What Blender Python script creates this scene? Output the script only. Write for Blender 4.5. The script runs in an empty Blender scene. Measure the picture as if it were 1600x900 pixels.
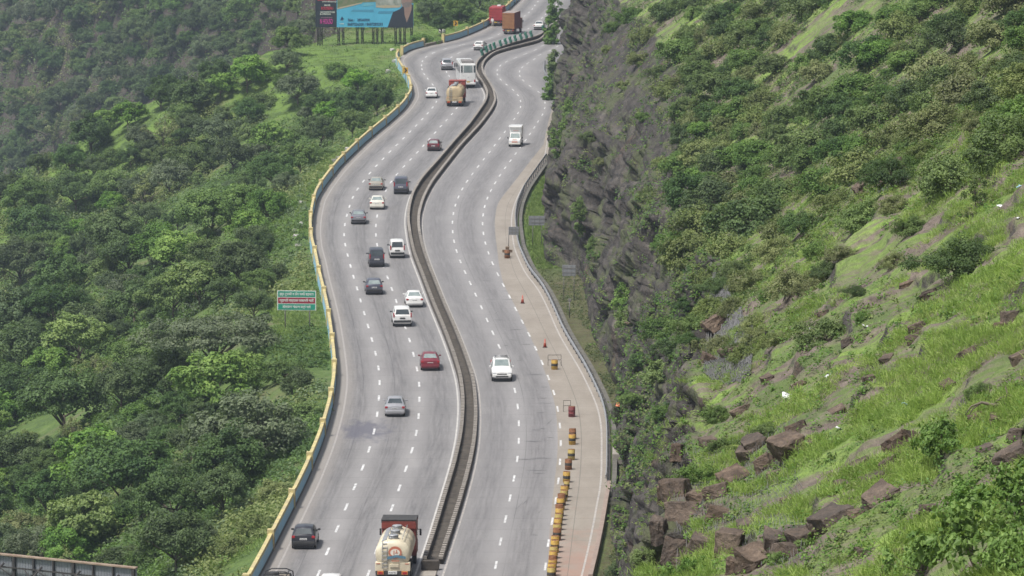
# Expressway winding down a wooded ghat, seen from the rocky hillside above it
SKY_STRENGTH, SUN_STRENGTH, SUN_ANGLE, EXPOSURE, HAZE = 0.082, 2.6, 8.0, 0.80, 0.00015
import bpy, bmesh, math, random
import numpy as np
from mathutils import Vector, Matrix
from mathutils.bvhtree import BVHTree
random.seed(7); RNG = np.random.default_rng(11)
S = bpy.context.scene
COL = S.collection
PI = math.pi
R = math.radians

# ------------------------------------------------------------------ camera
FPX = 7275.0            # focal length in pixels of a 1600 px wide frame
CAMZ = 62.0
PITCH = math.atan(950.0 / FPX)
cp, sp = math.cos(PITCH), math.sin(PITCH)

def ray(u, v):
    a, b = u - 800.0, 450.0 - v
    d = np.array([a, b * sp + FPX * cp, b * cp - FPX * sp])
    return d / np.linalg.norm(d)

def gp(u, v, z=0.0):
    """where the sight line through a pixel meets the level z"""
    d = ray(u, v); t = (z - CAMZ) / d[2]
    return d[0] * t, d[1] * t

def at_dist(u, v, Y):
    d = ray(u, v); t = Y / d[1]
    return np.array([d[0] * t, Y, CAMZ + d[2] * t])

def proj(p):
    x, y, z = p[0], p[1], p[2] - CAMZ
    dep = y * cp - z * sp
    return 800 + FPX * x / dep, 450 - FPX * (y * sp + z * cp) / dep

# ------------------------------------------------------------------ noise
def _hash(ix, iy, iz, seed):
    h = (ix * 374761393 + iy * 668265263 + iz * 2147483647 + seed * 1274126177) & 0xFFFFFFFF
    h = ((h ^ (h >> 13)) * 1274126177) & 0xFFFFFFFF
    h = (h ^ (h >> 16)) & 0xFFFFFFFF
    return h.astype(np.float64) / 4294967295.0

def vnoise(x, y, z=0.0, seed=0):
    x, y, z = np.broadcast_arrays(np.asarray(x, float), np.asarray(y, float), np.asarray(z, float))
    x0, y0, z0 = np.floor(x), np.floor(y), np.floor(z)
    fx, fy, fz = x - x0, y - y0, z - z0
    fx, fy, fz = fx*fx*(3-2*fx), fy*fy*(3-2*fy), fz*fz*(3-2*fz)
    ix, iy, iz = x0.astype(np.int64), y0.astype(np.int64), z0.astype(np.int64)
    r = 0
    for dx in (0, 1):
        wx = fx if dx else 1 - fx
        for dy in (0, 1):
            wy = fy if dy else 1 - fy
            for dz in (0, 1):
                wz = fz if dz else 1 - fz
                r = r + wx * wy * wz * _hash(ix + dx, iy + dy, iz + dz, seed)
    return r * 2 - 1

def fbm(x, y, z=0.0, oct=4, seed=0, ridge=False):
    a, s, t = 1.0, 0.0, 0.0
    for o in range(oct):
        n = vnoise(np.asarray(x) * 2**o, np.asarray(y) * 2**o, np.asarray(z) * 2**o, seed + o * 17)
        if ridge: n = 1 - 2 * np.abs(n)
        s = s + a * n; t += a; a *= 0.5
    return s / t

def worley(x, y, z, seed=0):
    """value of the nearest jittered cell, and the gap between nearest and second nearest"""
    x, y, z = np.broadcast_arrays(np.asarray(x, float), np.asarray(y, float), np.asarray(z, float))
    ix, iy, iz = (np.floor(q).astype(np.int64) for q in (x, y, z))
    d1 = np.full(x.shape, 9.0); d2 = np.full(x.shape, 9.0); val = np.zeros(x.shape)
    for dx in (-1, 0, 1):
        for dy in (-1, 0, 1):
            for dz in (-1, 0, 1):
                cx, cy, cz = ix + dx, iy + dy, iz + dz
                d = np.sqrt((cx + _hash(cx, cy, cz, seed) - x) ** 2 + (cy + _hash(cx, cy, cz, seed + 1) - y) ** 2 + (cz + _hash(cx, cy, cz, seed + 2) - z) ** 2)
                h = _hash(cx, cy, cz, seed + 3); near = d < d1
                d2 = np.where(near, d1, np.minimum(d2, d)); val = np.where(near, h, val); d1 = np.minimum(d1, d)
    return val, d2 - d1

def sstep(a, b, x):
    t = np.clip((x - a) / (b - a), 0, 1)
    return t * t * (3 - 2 * t)

# ------------------------------------------------------------------ objects
def tag(o, label=None, cat=None, group=None, kind=None):
    if label: o['label'] = label
    if cat: o['category'] = cat
    if group: o['group'] = group
    if kind: o['kind'] = kind
    return o

def link(o, parent=None):
    COL.objects.link(o)
    if parent is not None: o.parent = parent
    return o

def empty(name, loc=(0, 0, 0), rz=0.0):
    o = bpy.data.objects.new(name, None)
    o.empty_display_size = 0.3
    o.location = loc; o.rotation_euler = (0, 0, rz)
    return link(o)

def np_mesh(name, V, F, mats=(), rnd=None, uv=None, smooth=False, mi=None):
    """mesh from numpy: V (n,3), F (m,k)"""
    me = bpy.data.meshes.new(name)
    V = np.asarray(V, np.float32); F = np.asarray(F, np.int32)
    n, (m, k) = len(V), F.shape
    me.vertices.add(n); me.vertices.foreach_set('co', V.ravel())
    me.loops.add(m * k); me.loops.foreach_set('vertex_index', F.ravel())
    me.polygons.add(m)
    me.polygons.foreach_set('loop_start', np.arange(0, m * k, k, dtype=np.int32))
    me.polygons.foreach_set('loop_total', np.full(m, k, np.int32))
    if mi is not None: me.polygons.foreach_set('material_index', np.asarray(mi, np.int32))
    me.polygons.foreach_set('use_smooth', np.full(m, bool(smooth)))
    me.update(calc_edges=True)
    if rnd is not None:
        at = me.attributes.new('rnd', 'FLOAT', 'FACE'); at.data.foreach_set('value', np.asarray(rnd, np.float32))
    if uv is not None:
        l = me.uv_layers.new(name='UVMap'); l.data.foreach_set('uv', np.asarray(uv, np.float32)[F.ravel()].ravel())
    for x in mats: me.materials.append(x)
    return me

def grid_faces(nr, nc):
    i = np.arange(nr * nc).reshape(nr, nc)
    return np.stack([i[:-1, :-1], i[:-1, 1:], i[1:, 1:], i[1:, :-1]], -1).reshape(-1, 4)

class MB:
    """collects shapes, becomes ONE mesh object"""
    def __init__(self): self.bm = bmesh.new()
    def _fin(self, vs, mi):
        fs = set()
        for v in vs:
            for f in v.link_faces: fs.add(f)
        for f in fs: f.material_index = mi
    def box(self, c, s, mi=0, bev=0.0, rz=0.0, rx=0.0, ry=0.0, taper=1.0):
        M = Matrix.Translation(c) @ Matrix.Rotation(rz, 4, 'Z') @ Matrix.Rotation(ry, 4, 'Y') @ Matrix.Rotation(rx, 4, 'X') @ Matrix.Diagonal((s[0], s[1], s[2], 1))
        r = bmesh.ops.create_cube(self.bm, size=1.0, matrix=M)
        vs = r['verts']
        if taper != 1.0:
            Mi = M.inverted()
            for v in vs:
                q = Mi @ v.co
                if q.z > 0: q.x *= taper; q.y *= taper; v.co = M @ q
        self._fin(vs, mi)
        if bev > 0:
            es = list({e for v in vs for e in v.link_edges})
            bmesh.ops.bevel(self.bm, geom=es, offset=bev, segments=2, affect='EDGES', profile=0.5, clamp_overlap=True, material=mi)
        return self
    def cyl(self, a, b, r0, r1=None, n=12, mi=0, cap=True, smooth=True):
        a, b = Vector(a), Vector(b); d = b - a
        q = Vector((0, 0, 1)).rotation_difference(d).to_matrix().to_4x4()
        r = bmesh.ops.create_cone(self.bm, cap_ends=cap, segments=n, radius1=r0, radius2=r0 if r1 is None else r1, depth=d.length,
                                  matrix=Matrix.Translation((a + b) / 2) @ q)
        self._fin(r['verts'], mi)
        if smooth:
            for v in r['verts']:
                for f in v.link_faces:
                    if len(f.verts) == 4: f.smooth = True
        return self
    def tube(self, pts, r, n=6, mi=0):
        """swept tube; r number or list"""
        pts = [Vector(p) for p in pts]; rr = r if hasattr(r, '__len__') else [r] * len(pts)
        rings = []
        for i, p in enumerate(pts):
            t = (pts[min(i + 1, len(pts) - 1)] - pts[max(i - 1, 0)]).normalized()
            x = t.cross(Vector((0.123, 0.456, 0.88))).normalized(); y = t.cross(x)
            rings.append([self.bm.verts.new(p + (x * math.cos(2 * PI * k / n) + y * math.sin(2 * PI * k / n)) * rr[i]) for k in range(n)])
        for a, b in zip(rings, rings[1:]):
            for k in range(n):
                f = self.bm.faces.new((a[k], a[(k + 1) % n], b[(k + 1) % n], b[k])); f.material_index = mi; f.smooth = True
        for ring, rev in ((rings[0], True), (rings[-1], False)):
            f = self.bm.faces.new(ring[::-1] if rev else ring); f.material_index = mi
        return self
    def loft(self, rings, mi=0, smooth=True, caps=True, closed=True):
        vs = [[self.bm.verts.new(p) for p in r] for r in rings]
        n = len(vs[0])
        for a, b in zip(vs, vs[1:]):
            for k in range(n if closed else n - 1):
                f = self.bm.faces.new((a[k], a[(k + 1) % n], b[(k + 1) % n], b[k])); f.material_index = mi; f.smooth = smooth
        if caps:
            for ring, rev in ((vs[0], True), (vs[-1], False)):
                f = self.bm.faces.new(ring[::-1] if rev else ring); f.material_index = mi
        return self
    def poly(self, pts, mi=0, thick=None):
        f = self.bm.faces.new([self.bm.verts.new(p) for p in pts]); f.material_index = mi
        if thick is not None:
            r = bmesh.ops.extrude_face_region(self.bm, geom=[f])
            for v in r['geom']:
                if isinstance(v, bmesh.types.BMVert): v.co += Vector(thick)
            for v in r['geom']:
                if isinstance(v, bmesh.types.BMFace): v.material_index = mi
                if isinstance(v, bmesh.types.BMVert):
                    for g in v.link_faces: g.material_index = mi
        return self
    def mesh(self, name, mats, recalc=True):
        if recalc: bmesh.ops.recalc_face_normals(self.bm, faces=self.bm.faces)
        me = bpy.data.meshes.new(name); self.bm.to_mesh(me); self.bm.free()
        for m in (mats if isinstance(mats, (list, tuple)) else [mats]): me.materials.append(m)
        return me
    def obj(self, name, mats, parent=None, loc=None, rz=None, sharp=None, recalc=True):
        me = self.mesh(name, mats, recalc)
        if sharp:
            for p in me.polygons: p.use_smooth = True
            me.set_sharp_from_angle(angle=R(sharp))
        o = bpy.data.objects.new(name, me)
        if loc is not None: o.location = loc
        if rz is not None: o.rotation_euler = (0, 0, rz)
        return link(o, parent)

def mesh_obj(name, me, parent=None):
    return link(bpy.data.objects.new(name, me), parent)

def children(o): return [c for c in COL.objects if c.parent == o]

_kids = {}
def copy_tree(o, kids=None):
    """a copy of a thing with copies of its parts and sub-parts (data shared)"""
    c = o.copy(); COL.objects.link(c)
    for ch in list(o.children):
        d = copy_tree(ch); d.parent = c
    return c

# ------------------------------------------------------------------ materials
MATS = {}
class NT:
    def __init__(self, name):
        self.m = bpy.data.materials.new(name); self.m.use_nodes = True
        self.t = self.m.node_tree; self.t.nodes.clear()
        self.out = self.t.nodes.new('ShaderNodeOutputMaterial')
    def n(self, typ, **kw):
        x = self.t.nodes.new('ShaderNode' + typ)
        ins = kw.pop('ins', {})
        for k, v in kw.items(): setattr(x, k, v)
        for k, v in ins.items(): self.set(x.inputs[k], v)
        return x
    def set(self, sock, v):
        if isinstance(v, bpy.types.NodeSocket): self.t.links.new(v, sock)
        elif isinstance(v, bpy.types.Node): self.t.links.new(v.outputs[0], sock)
        else:
            if sock.type == 'RGBA' and len(v) == 3: v = (*v, 1.0)
            sock.default_value = v
    def noise(self, vec, scale, detail=4, rough=0.55):
        return self.n('TexNoise', ins={'Vector': vec, 'Scale': scale, 'Detail': detail, 'Roughness': rough}).outputs['Fac']
    def ramp(self, fac, stops, interp='LINEAR'):
        r = self.n('ValToRGB'); e = r.color_ramp; e.interpolation = interp
        while len(e.elements) < len(stops): e.elements.new(0.5)
        for i, (p, c) in enumerate(stops):
            e.elements[i].position = p
            e.elements[i].color = (c, c, c, 1) if isinstance(c, (int, float)) else (*c, 1)
        self.set(r.inputs[0], fac); return r.outputs[0]
    def math(self, op, a, b=None, c=None, clamp=False):
        x = self.n('Math', operation=op, use_clamp=clamp)
        for i, q in enumerate((a, b, c)):
            if q is not None: self.set(x.inputs[i], q)
        return x.outputs[0]
    def mix(self, fac, a, b, mode='MIX'):
        x = self.n('Mix', data_type='RGBA', blend_type=mode)
        self.set(x.inputs[0], fac); self.set(x.inputs[6], a); self.set(x.inputs[7], b)
        return x.outputs[2]
    def bump(self, h, dist=0.02, strength=1.0):
        return self.n('Bump', ins={'Height': h, 'Distance': dist, 'Strength': strength}).outputs[0]
    def geo(self): return self.n('NewGeometry')
    def obj(self): return self.n('TexCoord').outputs['Object']
    def bsdf(self, col, rough=0.6, metal=0.0, spec=0.5, normal=None, coat=0.0):
        b = self.n('BsdfPrincipled', ins={'Base Color': col, 'Roughness': rough, 'Metallic': metal, 'Specular IOR Level': spec, 'Coat Weight': coat})
        if normal is not None: self.set(b.inputs['Normal'], normal)
        return b.outputs[0]
    def done(self, sh):
        self.set(self.out.inputs['Surface'], sh); return self.m

def mottled(name, c0, c1, scale=3.0, rough=0.6, metal=0.0, coat=0.0, spec=0.5, bump=0.0):
    """a surface of one material with slight wear and dirt in it"""
    if name in MATS: return MATS[name]
    k = NT(name); o = k.obj()
    f = k.ramp(k.noise(o, scale, 5, 0.65), [(0.32, 0.0), (0.7, 1.0)])
    col = k.mix(f, c0, c1)
    nor = k.bump(k.noise(o, scale * 4, 4), bump) if bump else None
    MATS[name] = k.done(k.bsdf(col, rough, metal, spec, nor, coat))
    return MATS[name]
# ------------------------------------------------------------------ road lines, read off the photograph and laid on the ground
PAR = [(421.7,871),(451.7,813),(481.7,752),(505,695),(520,643),(526.7,600),(526,575),(522,540),(516,500),(507.5,462),(501,437),(495,405),(490,390),
       (487.5,362),(489.5,340),(496,312),(510,290),(532,262),(570,225),(595,204),(610,192),(632,172),(645,152),(642.5,135),(632.5,117),(625,105),(620,94),
       (629,86),(645,77),(680,70),(715,62),(745,50),(765,40),(792,19),(812,0)]
MEDL = [(653,897),(673,840),(693,773),(707,727),(717,680),(720,633),(716,595),(706,562),(692.5,525),(672.5,477),(655,430),(644,402),(639,380),(634.5,350),
        (636,330),(642,307),(655,285),(682,255),(710,222),(730,200),(741,185),(757,162),(760,149),(753,135),(744,122),(740,111),(743,100),(757,87),(795,72),(847,58)]
MEDR = [(688,897),(703,853),(720,800),(735,747),(745,700),(748,653),(745,610),(740,585),(730,560),(717.5,527),(700,490),(682,445),(668,405),(662,388),(657,362),
        (657,340),(664,315),(677,290),(700,260),(722,232),(751,201),(770,176),(777,161),(774,149),(765,137),(755,125),(746,113),(748,104),(757,93.5),(782,82.5),(820,73),(850,66)]
L1 = [(497,897),(511,863),(527,826),(541,792),(554,761),(567,731),(577,703),(585,674),(590,647),(592,622),(594,598),(592,575),(587,552),(581,530),(575,509),(569,489),
      (563,469),(558,450),(552,432),(547.5,415),(543,398),(539,382),(537,366),(538.5,350),(542,336),(546,322),(551,308),(558.5,295),(568,283),(578,270),(588,259),(598.5,248.5),(609,237),
      (620,226.5),(630.5,216),(641,205.5),(650.5,196),(660,186),(668.5,177),(676,168),(683,159),(684,150.5),(681,141),(676,131),(667,122),(660,112),(658,103),(659,96),(664,89),
      (675,83),(691,77),(709,73),(740,66),(769,60),(790,47),(806,36),(819,25),(827,19.5),(832,14),(836,8),(841,2)]
L2 = [(575,897),(588,860),(600,827),(612,795),(624,763),(634,733),(644,704),(651,677),(654.5,650),(655.5,624),(655.5,601),(652,576),(646,553),(640,531),(633,511),(626,490),(619,470),(612,451),(605.5,433),
      (598,415),(592,398),(589,382),(587,367),(587,352),(589,337),(592,324),(597,310),(603,297),(611,284),(620,272),(631,260),(642,249),(652,238),(661.5,228),(671,217.5),(680,207),(689,197),
      (698,187.5),(706.5,178),(714,169),(720,160),(724,151),(722,141),(713,131),(704,122),(697,113),(696,104),(699,96),(708,86),(723,80),(740,75),(760,70),(785,64),(805,57),(818,50),(829,42.5),(840,34),(850,25),(859,17)]
R1 = [(774,883),(782,846),(790,811),(797,778),(803,748),(809,717),(811,689),(811,661),(809.5,635),(805,610),(798,586),(789,563),(780,541),(770,520),(761,500),(752,479.5),(743,460),(734.5,442),(726.5,425),
      (719,408.5),(713,392),(709,377),(707,362),(706.5,347),(708,334),(711,321),(716,308),(722,295),(729,284),(738,272),(747,260),(756,249),(765,237.5),(773,227),(781,216),(789,206),(796.5,196),(804,185),
      (810,176.5),(814,167),(814,157),(809.5,148),(802,140.5),(791,132),(781,124),(776,116),(776,110),(780,103),(789,97),(802,91),(819,85),(839,78)]
R2 = [(852,885),(856,849),(863,815),(868,783),(873,752),(875,722),(877,692),(875,665),(872,639),(866,613),(857,590),(847,566),(837,544),(826.5,522),(816,502.5),(805.5,482.5),(796,462.5),(786,445),(778,429),
      (769,411),(763,395),(758,380),(755,364.5),(753.5,349),(754.5,336),(757,323),(761,310),(766.5,298),(773.5,286),(781,274),(789,262.5),(797.5,251.5),(806,239.5),(821,219.5),(828,209.5),(835,199),(843,186),(849,178),(852,168),
      (851.5,157),(848,148),(837,140.5),(826,133),(816,125),(811,119),(811,112),(814,106),(822,100),(836,93)]
RAIL = [(942,766),(948,741),(948,711),(948,654),(942,624),(931,600),(912,562),(907,555),(880,511),(860,465),(845,437),(827,418),(809,378),(804,338),(807,315),(818,289),(840,258),(858,233)]
SHB = [(855,900),(859,825),(866,757),(871,715),(872,692),(870,650),(866,624),(845,562),(826,520),(805,478),(786,443),(779,411),(777,390),(774,370),(772.5,345),(777,317),(795,295),(830,250),(858,215)]
FOOT = [(322,7.6),(336,8.3),(372,9.8),(397,10.1),(422,8.4),(450,7.5),(480,7.3),(488,6.8),(494,4.2),(498,3.7),(527,3.9),(563,4.3),(609,5.0),(644,5.2),(700,5.7),(751,6.3),(800,6.6),(902,7.0),(960,9.5),(1100,22),(1400,52)]

YS = np.arange(-40.0, 1402.0, 2.0)
def gsm(a, s):
    k = np.arange(-int(4 * s), int(4 * s) + 1); w = np.exp(-k * k / (2 * s * s)); w /= w.sum()
    return np.convolve(np.pad(a, (len(k) // 2, len(k) // 2), mode='edge'), w, 'valid')
def line_of(pts, z=0.0, sm=2.0, near=None, far=None):
    P = np.array(sorted([gp(u, v, z)[::-1] for u, v in pts]))
    Y, X = P[:, 0], P[:, 1]
    x = np.interp(YS, Y, X)
    lo, hi = YS < Y[0], YS > Y[-1]
    # gentle spline-like smoothing inside
    xs = gsm(x, sm); x = np.where(lo | hi, x, xs)
    y0, y1 = Y[0], Y[-1]
    x0, x1 = np.interp(y0, YS, x), np.interp(y1, YS, x)
    dn = y0 - YS[lo]; x[lo] = x0 + 0.045 * (-dn) * 1.0 - 3.2 * (dn / 100.0) ** 2
    df = YS[hi] - y1; x[hi] = x1 + (0.085 if far is None else far) * df + 0.00012 * df ** 2
    return gsm(x, 1.0)
XPAR = line_of(PAR, sm=1.6); XML = line_of(MEDL); XMR = line_of(MEDR); XL1 = line_of(L1); XL2 = line_of(L2)
XR1 = line_of(R1); XR2 = line_of(R2); XRAIL = line_of(RAIL, z=0.72, far=0.02); XSHB = line_of(SHB, far=0.02)
# rows far off: keep the order of the lines where the hill hides them
def fi(X): return lambda y: np.interp(y, YS, X)
farw = sstep(780, 830, YS)
XML = XML * (1 - farw) + np.maximum(XML, XL1 + 7.4) * farw
XMR = np.maximum(XMR, XML + 1.5)
XR1 = XR1 * (1 - farw) + (XMR + 3.4) * farw
XR2 = np.maximum(XR2 * (1 - farw) + (XMR + 6.9) * farw, XR1 + 2.8)
XRAIL = np.maximum(XRAIL, XMR + 9.0 * sstep(560, 640, YS)); XSHB = np.minimum(np.maximum(XSHB, np.where(YS > 600, XR2 + 0.4, -99)), XRAIL - 0.8)
fpar, fml, fmr, fl1, fl2, fr1, fr2, frail, fshb = map(fi, (XPAR, XML, XMR, XL1, XL2, XR1, XR2, XRAIL, XSHB))
_f = np.array(FOOT); XFOOT = np.interp(YS, _f[:, 0], _f[:, 1]); _lo = YS < 322
XFOOT[_lo] = 7.6 - 0.0010 * (322 - YS[_lo]) ** 1.75 * 1.0
XFOOT = np.maximum(gsm(XFOOT, 1.0), XRAIL + 0.4)
ffoot = fi(XFOOT)
def tangent(y):
    x = float(fl2(y + 3) - fl2(y - 3)) / 6.0
    return math.atan2(-x, 1.0)          # rotation about z that turns +Y along the road
# ------------------------------------------------------------------ setting materials
def mat_road(name, light, dark, warm, lanes):
    k = NT(name); uv = k.n('UVMap').outputs[0]
    sx = k.n('SeparateXYZ', ins={0: uv}); U, V = sx.outputs[0], sx.outputs[1]
    pos = k.geo().outputs['Position']
    fr = k.math('FRACT', U)
    # wheel and oil band worn along the middle of every lane
    tri = k.math('SUBTRACT', 1.0, k.math('MULTIPLY', k.math('ABSOLUTE', k.math('SUBTRACT', fr, 0.5)), 2.0))
    band = k.ramp(tri, [(0.15, 0.0), (0.75, 1.0)])
    st = k.n('Mapping', ins={'Vector': uv, 'Scale': (5.0, 0.045, 1.0)}).outputs[0]
    streak = k.noise(st, 3.0, 4, 0.6)
    amt = k.math('MULTIPLY', band, k.ramp(streak, [(0.3, 0.25), (0.7, 1.0)]))
    blotch = k.noise(k.n('Mapping', ins={'Vector': pos, 'Scale': (1, 0.22, 1)}).outputs[0], 0.35, 5, 0.6)
    c = k.mix(amt, light, dark)
    c = k.mix(k.ramp(blotch, [(0.3, 0.0), (0.75, 0.45)]), c, dark)
    fine = k.noise(k.n('Mapping', ins={'Vector': pos, 'Scale': (1, 0.3, 1)}).outputs[0], 5.0, 5, 0.7)
    c = k.mix(k.ramp(fine, [(0.35, 0.0), (0.75, 0.35)]), c, light)
    # slab to slab differences and transverse grooves of the concrete
    slab = k.n('TexWhiteNoise', noise_dimensions='2D', ins={'Vector': k.n('CombineXYZ', ins={0: k.math('FLOOR', U), 1: k.math('FLOOR', k.math('DIVIDE', V, 4.5)), 2: 0.0}).outputs[0]}).outputs['Value']
    c = k.mix(k.math('MULTIPLY', slab, 0.10), c, dark)
    jt = k.math('FRACT', k.math('DIVIDE', V, 4.5))
    joint = k.math('LESS_THAN', jt, 0.02)
    c = k.mix(k.math('MULTIPLY', joint, 0.35), c, tuple(x * 0.5 for x in dark))
    # long joints between the paved strips
    for j in lanes:
        d = k.math('ABSOLUTE', k.math('SUBTRACT', U, j))
        c = k.mix(k.math('MULTIPLY', k.math('LESS_THAN', d, 0.009), k.ramp(k.noise(pos, .05, 3), [(.4, .1), (.6, .55)])), c, (0.08, 0.08, 0.085))
    # brown dust blown against the outer edge
    dust = k.ramp(k.math('ADD', U, k.math('MULTIPLY', k.noise(pos, 0.6, 4), 0.22)), warm)
    c = k.mix(dust, c, (0.285, 0.262, 0.24))
    return k, c, uv, pos

def finish_road(k, c, pos, spot=None):
    if spot:
        for (x, y, rx, ry, a) in spot:
            v = k.n('Mapping', ins={'Vector': pos, 'Location': (-x / rx, -y / ry, 0), 'Scale': (1 / rx, 1 / ry, 0)}).outputs[0]
            d = k.n('VectorMath', operation='LENGTH', ins={0: v}).outputs['Value']
            n = k.noise(k.n('Mapping', ins={'Vector': pos, 'Scale': (1, 0.3, 1)}).outputs[0], 1.1, 4, 0.6)
            e = k.math('ADD', d, k.math('MULTIPLY', k.math('SUBTRACT', n, 0.5), 2.2))
            c = k.mix(k.ramp(e, [(0.35, a), (0.95, 0.0)]), c, (0.095, 0.095, 0.125))
    nor = k.bump(k.noise(pos, 9.0, 3), 0.004)
    return k.done(k.bsdf(c, 0.72, 0, 0.35, nor))

sx1, sy1 = gp(572, 672)
sx2, sy2 = gp(565, 690)
k, c, uv, pos = mat_road('concrete_road', (0.295, 0.285, 0.282), (0.112, 0.109, 0.112), [(0.30, 0.75), (0.62, 0.0)], (0.62, 1.38))
M_ROADL = finish_road(k, c, pos, [(sx1, sy1, 2.8, 6.5, 0.72)])
k, c, uv, pos = mat_road('concrete_road_b', (0.288, 0.279, 0.278), (0.135, 0.131, 0.134), [(0.0, 0.0), (1.0, 0.0)], (1.18,))
M_ROADR = finish_road(k, c, pos)
k = NT('shoulder_concrete'); pos = k.geo().outputs['Position']; uv = k.n('UVMap').outputs[0]
c = k.mix(k.ramp(k.noise(k.n('Mapping', ins={'Vector': pos, 'Scale': (1, .3, 1)}).outputs[0], 0.5, 5, .65), [(0.3, 0), (0.72, 1)]), (0.315, 0.283, 0.246), (0.24, 0.212, 0.18))
sy = k.n('SeparateXYZ', ins={0: pos}).outputs[1]
red = k.math('ADD', k.math('MULTIPLY', k.noise(pos, 0.5, 4), 60.0), sy)
c = k.mix(k.ramp(k.math('DIVIDE', red, 500.0), [(0.67, 0.85), (0.74, 0.0)]), c, (0.36, 0.20, 0.155))
jt = k.math('LESS_THAN', k.math('FRACT', k.math('DIVIDE', k.n('SeparateXYZ', ins={0: uv}).outputs[1], 4.5)), 0.025)
c = k.mix(k.math('MULTIPLY', jt, 0.4), c, (0.15, 0.13, 0.12))
un = k.math('ABSOLUTE', k.math('SUBTRACT', k.n('SeparateXYZ', ins={0: uv}).outputs[0], 0.45))
c = k.mix(k.math('MULTIPLY', k.math('LESS_THAN', un, 0.008), 0.6), c, (0.12, 0.11, 0.10))
M_SHOULDER = k.done(k.bsdf(c, 0.8, 0, 0.3, k.bump(k.noise(pos, 6.0, 4), 0.006)))

def paint(name, col, wear=0.5):
    k = NT(name); pos = k.geo().outputs['Position']
    c = k.mix(k.ramp(k.noise(pos, 1.7, 6, 0.75), [(0.36, 0), (0.64, wear)]), col, (0.27, 0.265, 0.27))
    return k.done(k.bsdf(c, 0.6, 0, 0.4))
M_PAINT = paint('white_road_paint', (0.78, 0.78, 0.78), 0.85)
M_EDGE = paint('edge_line_paint', (0.58, 0.56, 0.53), 0.7)
M_EDGEB = paint('dusty_edge_paint', (0.50, 0.46, 0.42), 0.9)
M_EDGEC = paint('faded_edge_paint', (0.40, 0.365, 0.34), 0.9)

def ribbon(name, y0, y1, cols, mat, z=0.0, uvs=None, step=1.5, kind='structure', zf=None):
    ys = np.arange(y0, y1 + .01, step)
    cx = np.stack([c(ys) for c in cols], 1)
    nr, nc = cx.shape
    zz = np.full((nr, nc), z) if zf is None else zf(cx, ys)
    V = np.stack([cx, np.repeat(ys[:, None], nc, 1), zz], -1).reshape(-1, 3)
    uv = None
    if uvs is not None:
        uv = np.stack([np.repeat(np.array(uvs)[None], nr, 0), np.repeat(ys[:, None], nc, 1)], -1).reshape(-1, 2)
    o = mesh_obj(name, np_mesh(name, V, grid_faces(nr, nc), [mat], uv=uv))
    return tag(o, kind=kind)

def between(a, b, t): return lambda y: a(y) * (1 - t) + b(y) * t
def off(a, d): return lambda y: a(y) + d
colsL, uL = [], []
for j, (a, b) in enumerate(((fpar, fl1), (fl1, fl2), (fl2, off(fml, 0.35)))):
    for t in (0, .25, .5, .75): colsL.append(between(a, b, t)); uL.append(j + t)
colsL.append(off(fml, 0.35)); uL.append(3.0)
ribbon('road', -40, 1300, colsL, M_ROADL, 0.0, uL)
colsR, uR = [], []
for j, (a, b) in enumerate(((off(fmr, -0.35), fr1), (fr1, fr2), (fr2, off(frail, 0.3)))):
    for t in (0, .25, .5, .75): colsR.append(between(a, b, t)); uR.append(j + t)
colsR.append(off(frail, 0.3)); uR.append(3.0)
ribbon('road', -40, 1300, colsR, M_ROADR, 0.0, uR)
ribbon('road_shoulder', -40, 700, [between(fshb, off(frail, 0.3), t) for t in np.linspace(0, 1, 5)], M_SHOULDER, 0.004, list(np.linspace(0, 1, 5)))
# soil in the median
k = NT('dark_soil'); pos = k.geo().outputs['Position']
c = k.mix(k.ramp(k.noise(pos, 1.2, 5, .7), [(0.35, 0), (0.7, 1)]), (0.050, 0.044, 0.038), (0.115, 0.10, 0.084))
M_SOIL = k.done(k.bsdf(c, 0.9, 0, 0.2, k.bump(k.noise(pos, 4, 4), 0.05)))
ribbon('median_ground', -40, 1300, [off(fml, 0.3), between(fml, fmr, 0.5), off(fmr, -0.3)], M_SOIL, 0.05)
# painted markings
ribbon('edge_line_markings', -40, 1000, [off(fml, -0.26), off(fml, -0.12)], M_EDGE, 0.008)
ribbon('edge_line_markings', -40, 1000, [off(fmr, 0.10), off(fmr, 0.26)], M_EDGEB, 0.008)
ribbon('edge_line_markings', -40, 1000, [off(fpar, 0.85), off(fpar, 1.0)], M_EDGEC, 0.008)
ribbon('edge_line_markings', 300, 640, [off(frail, -0.48), off(frail, -0.34)], M_EDGEB, 0.012)
def dashes():
    V, F = [], []
    for pts, fx, w in ((L1, fl1, .09), (L2, fl2, .09), (R1, fr1, .08), (R2, fr2, .08)):
        ys = sorted(gp(u, v)[1] for u, v in pts)
        # the photographed dashes, evened out to their nine metre rhythm
        y, n0 = ys[0] - 36, len(ys)
        seq = []
        i = 0; cur = ys[0]
        seq = [ys[0] - 9 * q for q in range(40, 0, -1)] + [ys[0]]
        while cur < 960:
            nxt = cur + 9.0
            near = [q for q in ys if abs(q - nxt) < 3.2]
            if near:
                q = min(near, key=lambda t: abs(t - nxt)); nxt = nxt * 0.45 + q * 0.55
            seq.append(nxt); cur = nxt
        for y in seq:
            if y < -20: continue
            n = len(V)
            for t in (-1.5, -.5, .5, 1.5):
                x = float(fx(y + t)); V += [(x - w, y + t, .010), (x + w, y + t, .010)]
            for q in range(3): F.append((n + 2*q, n + 2*q + 1, n + 2*q + 3, n + 2*q + 2))
    tag(mesh_obj('lane_markings', np_mesh('lane_markings', V, F, [M_PAINT])), kind='structure')
dashes()
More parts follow.
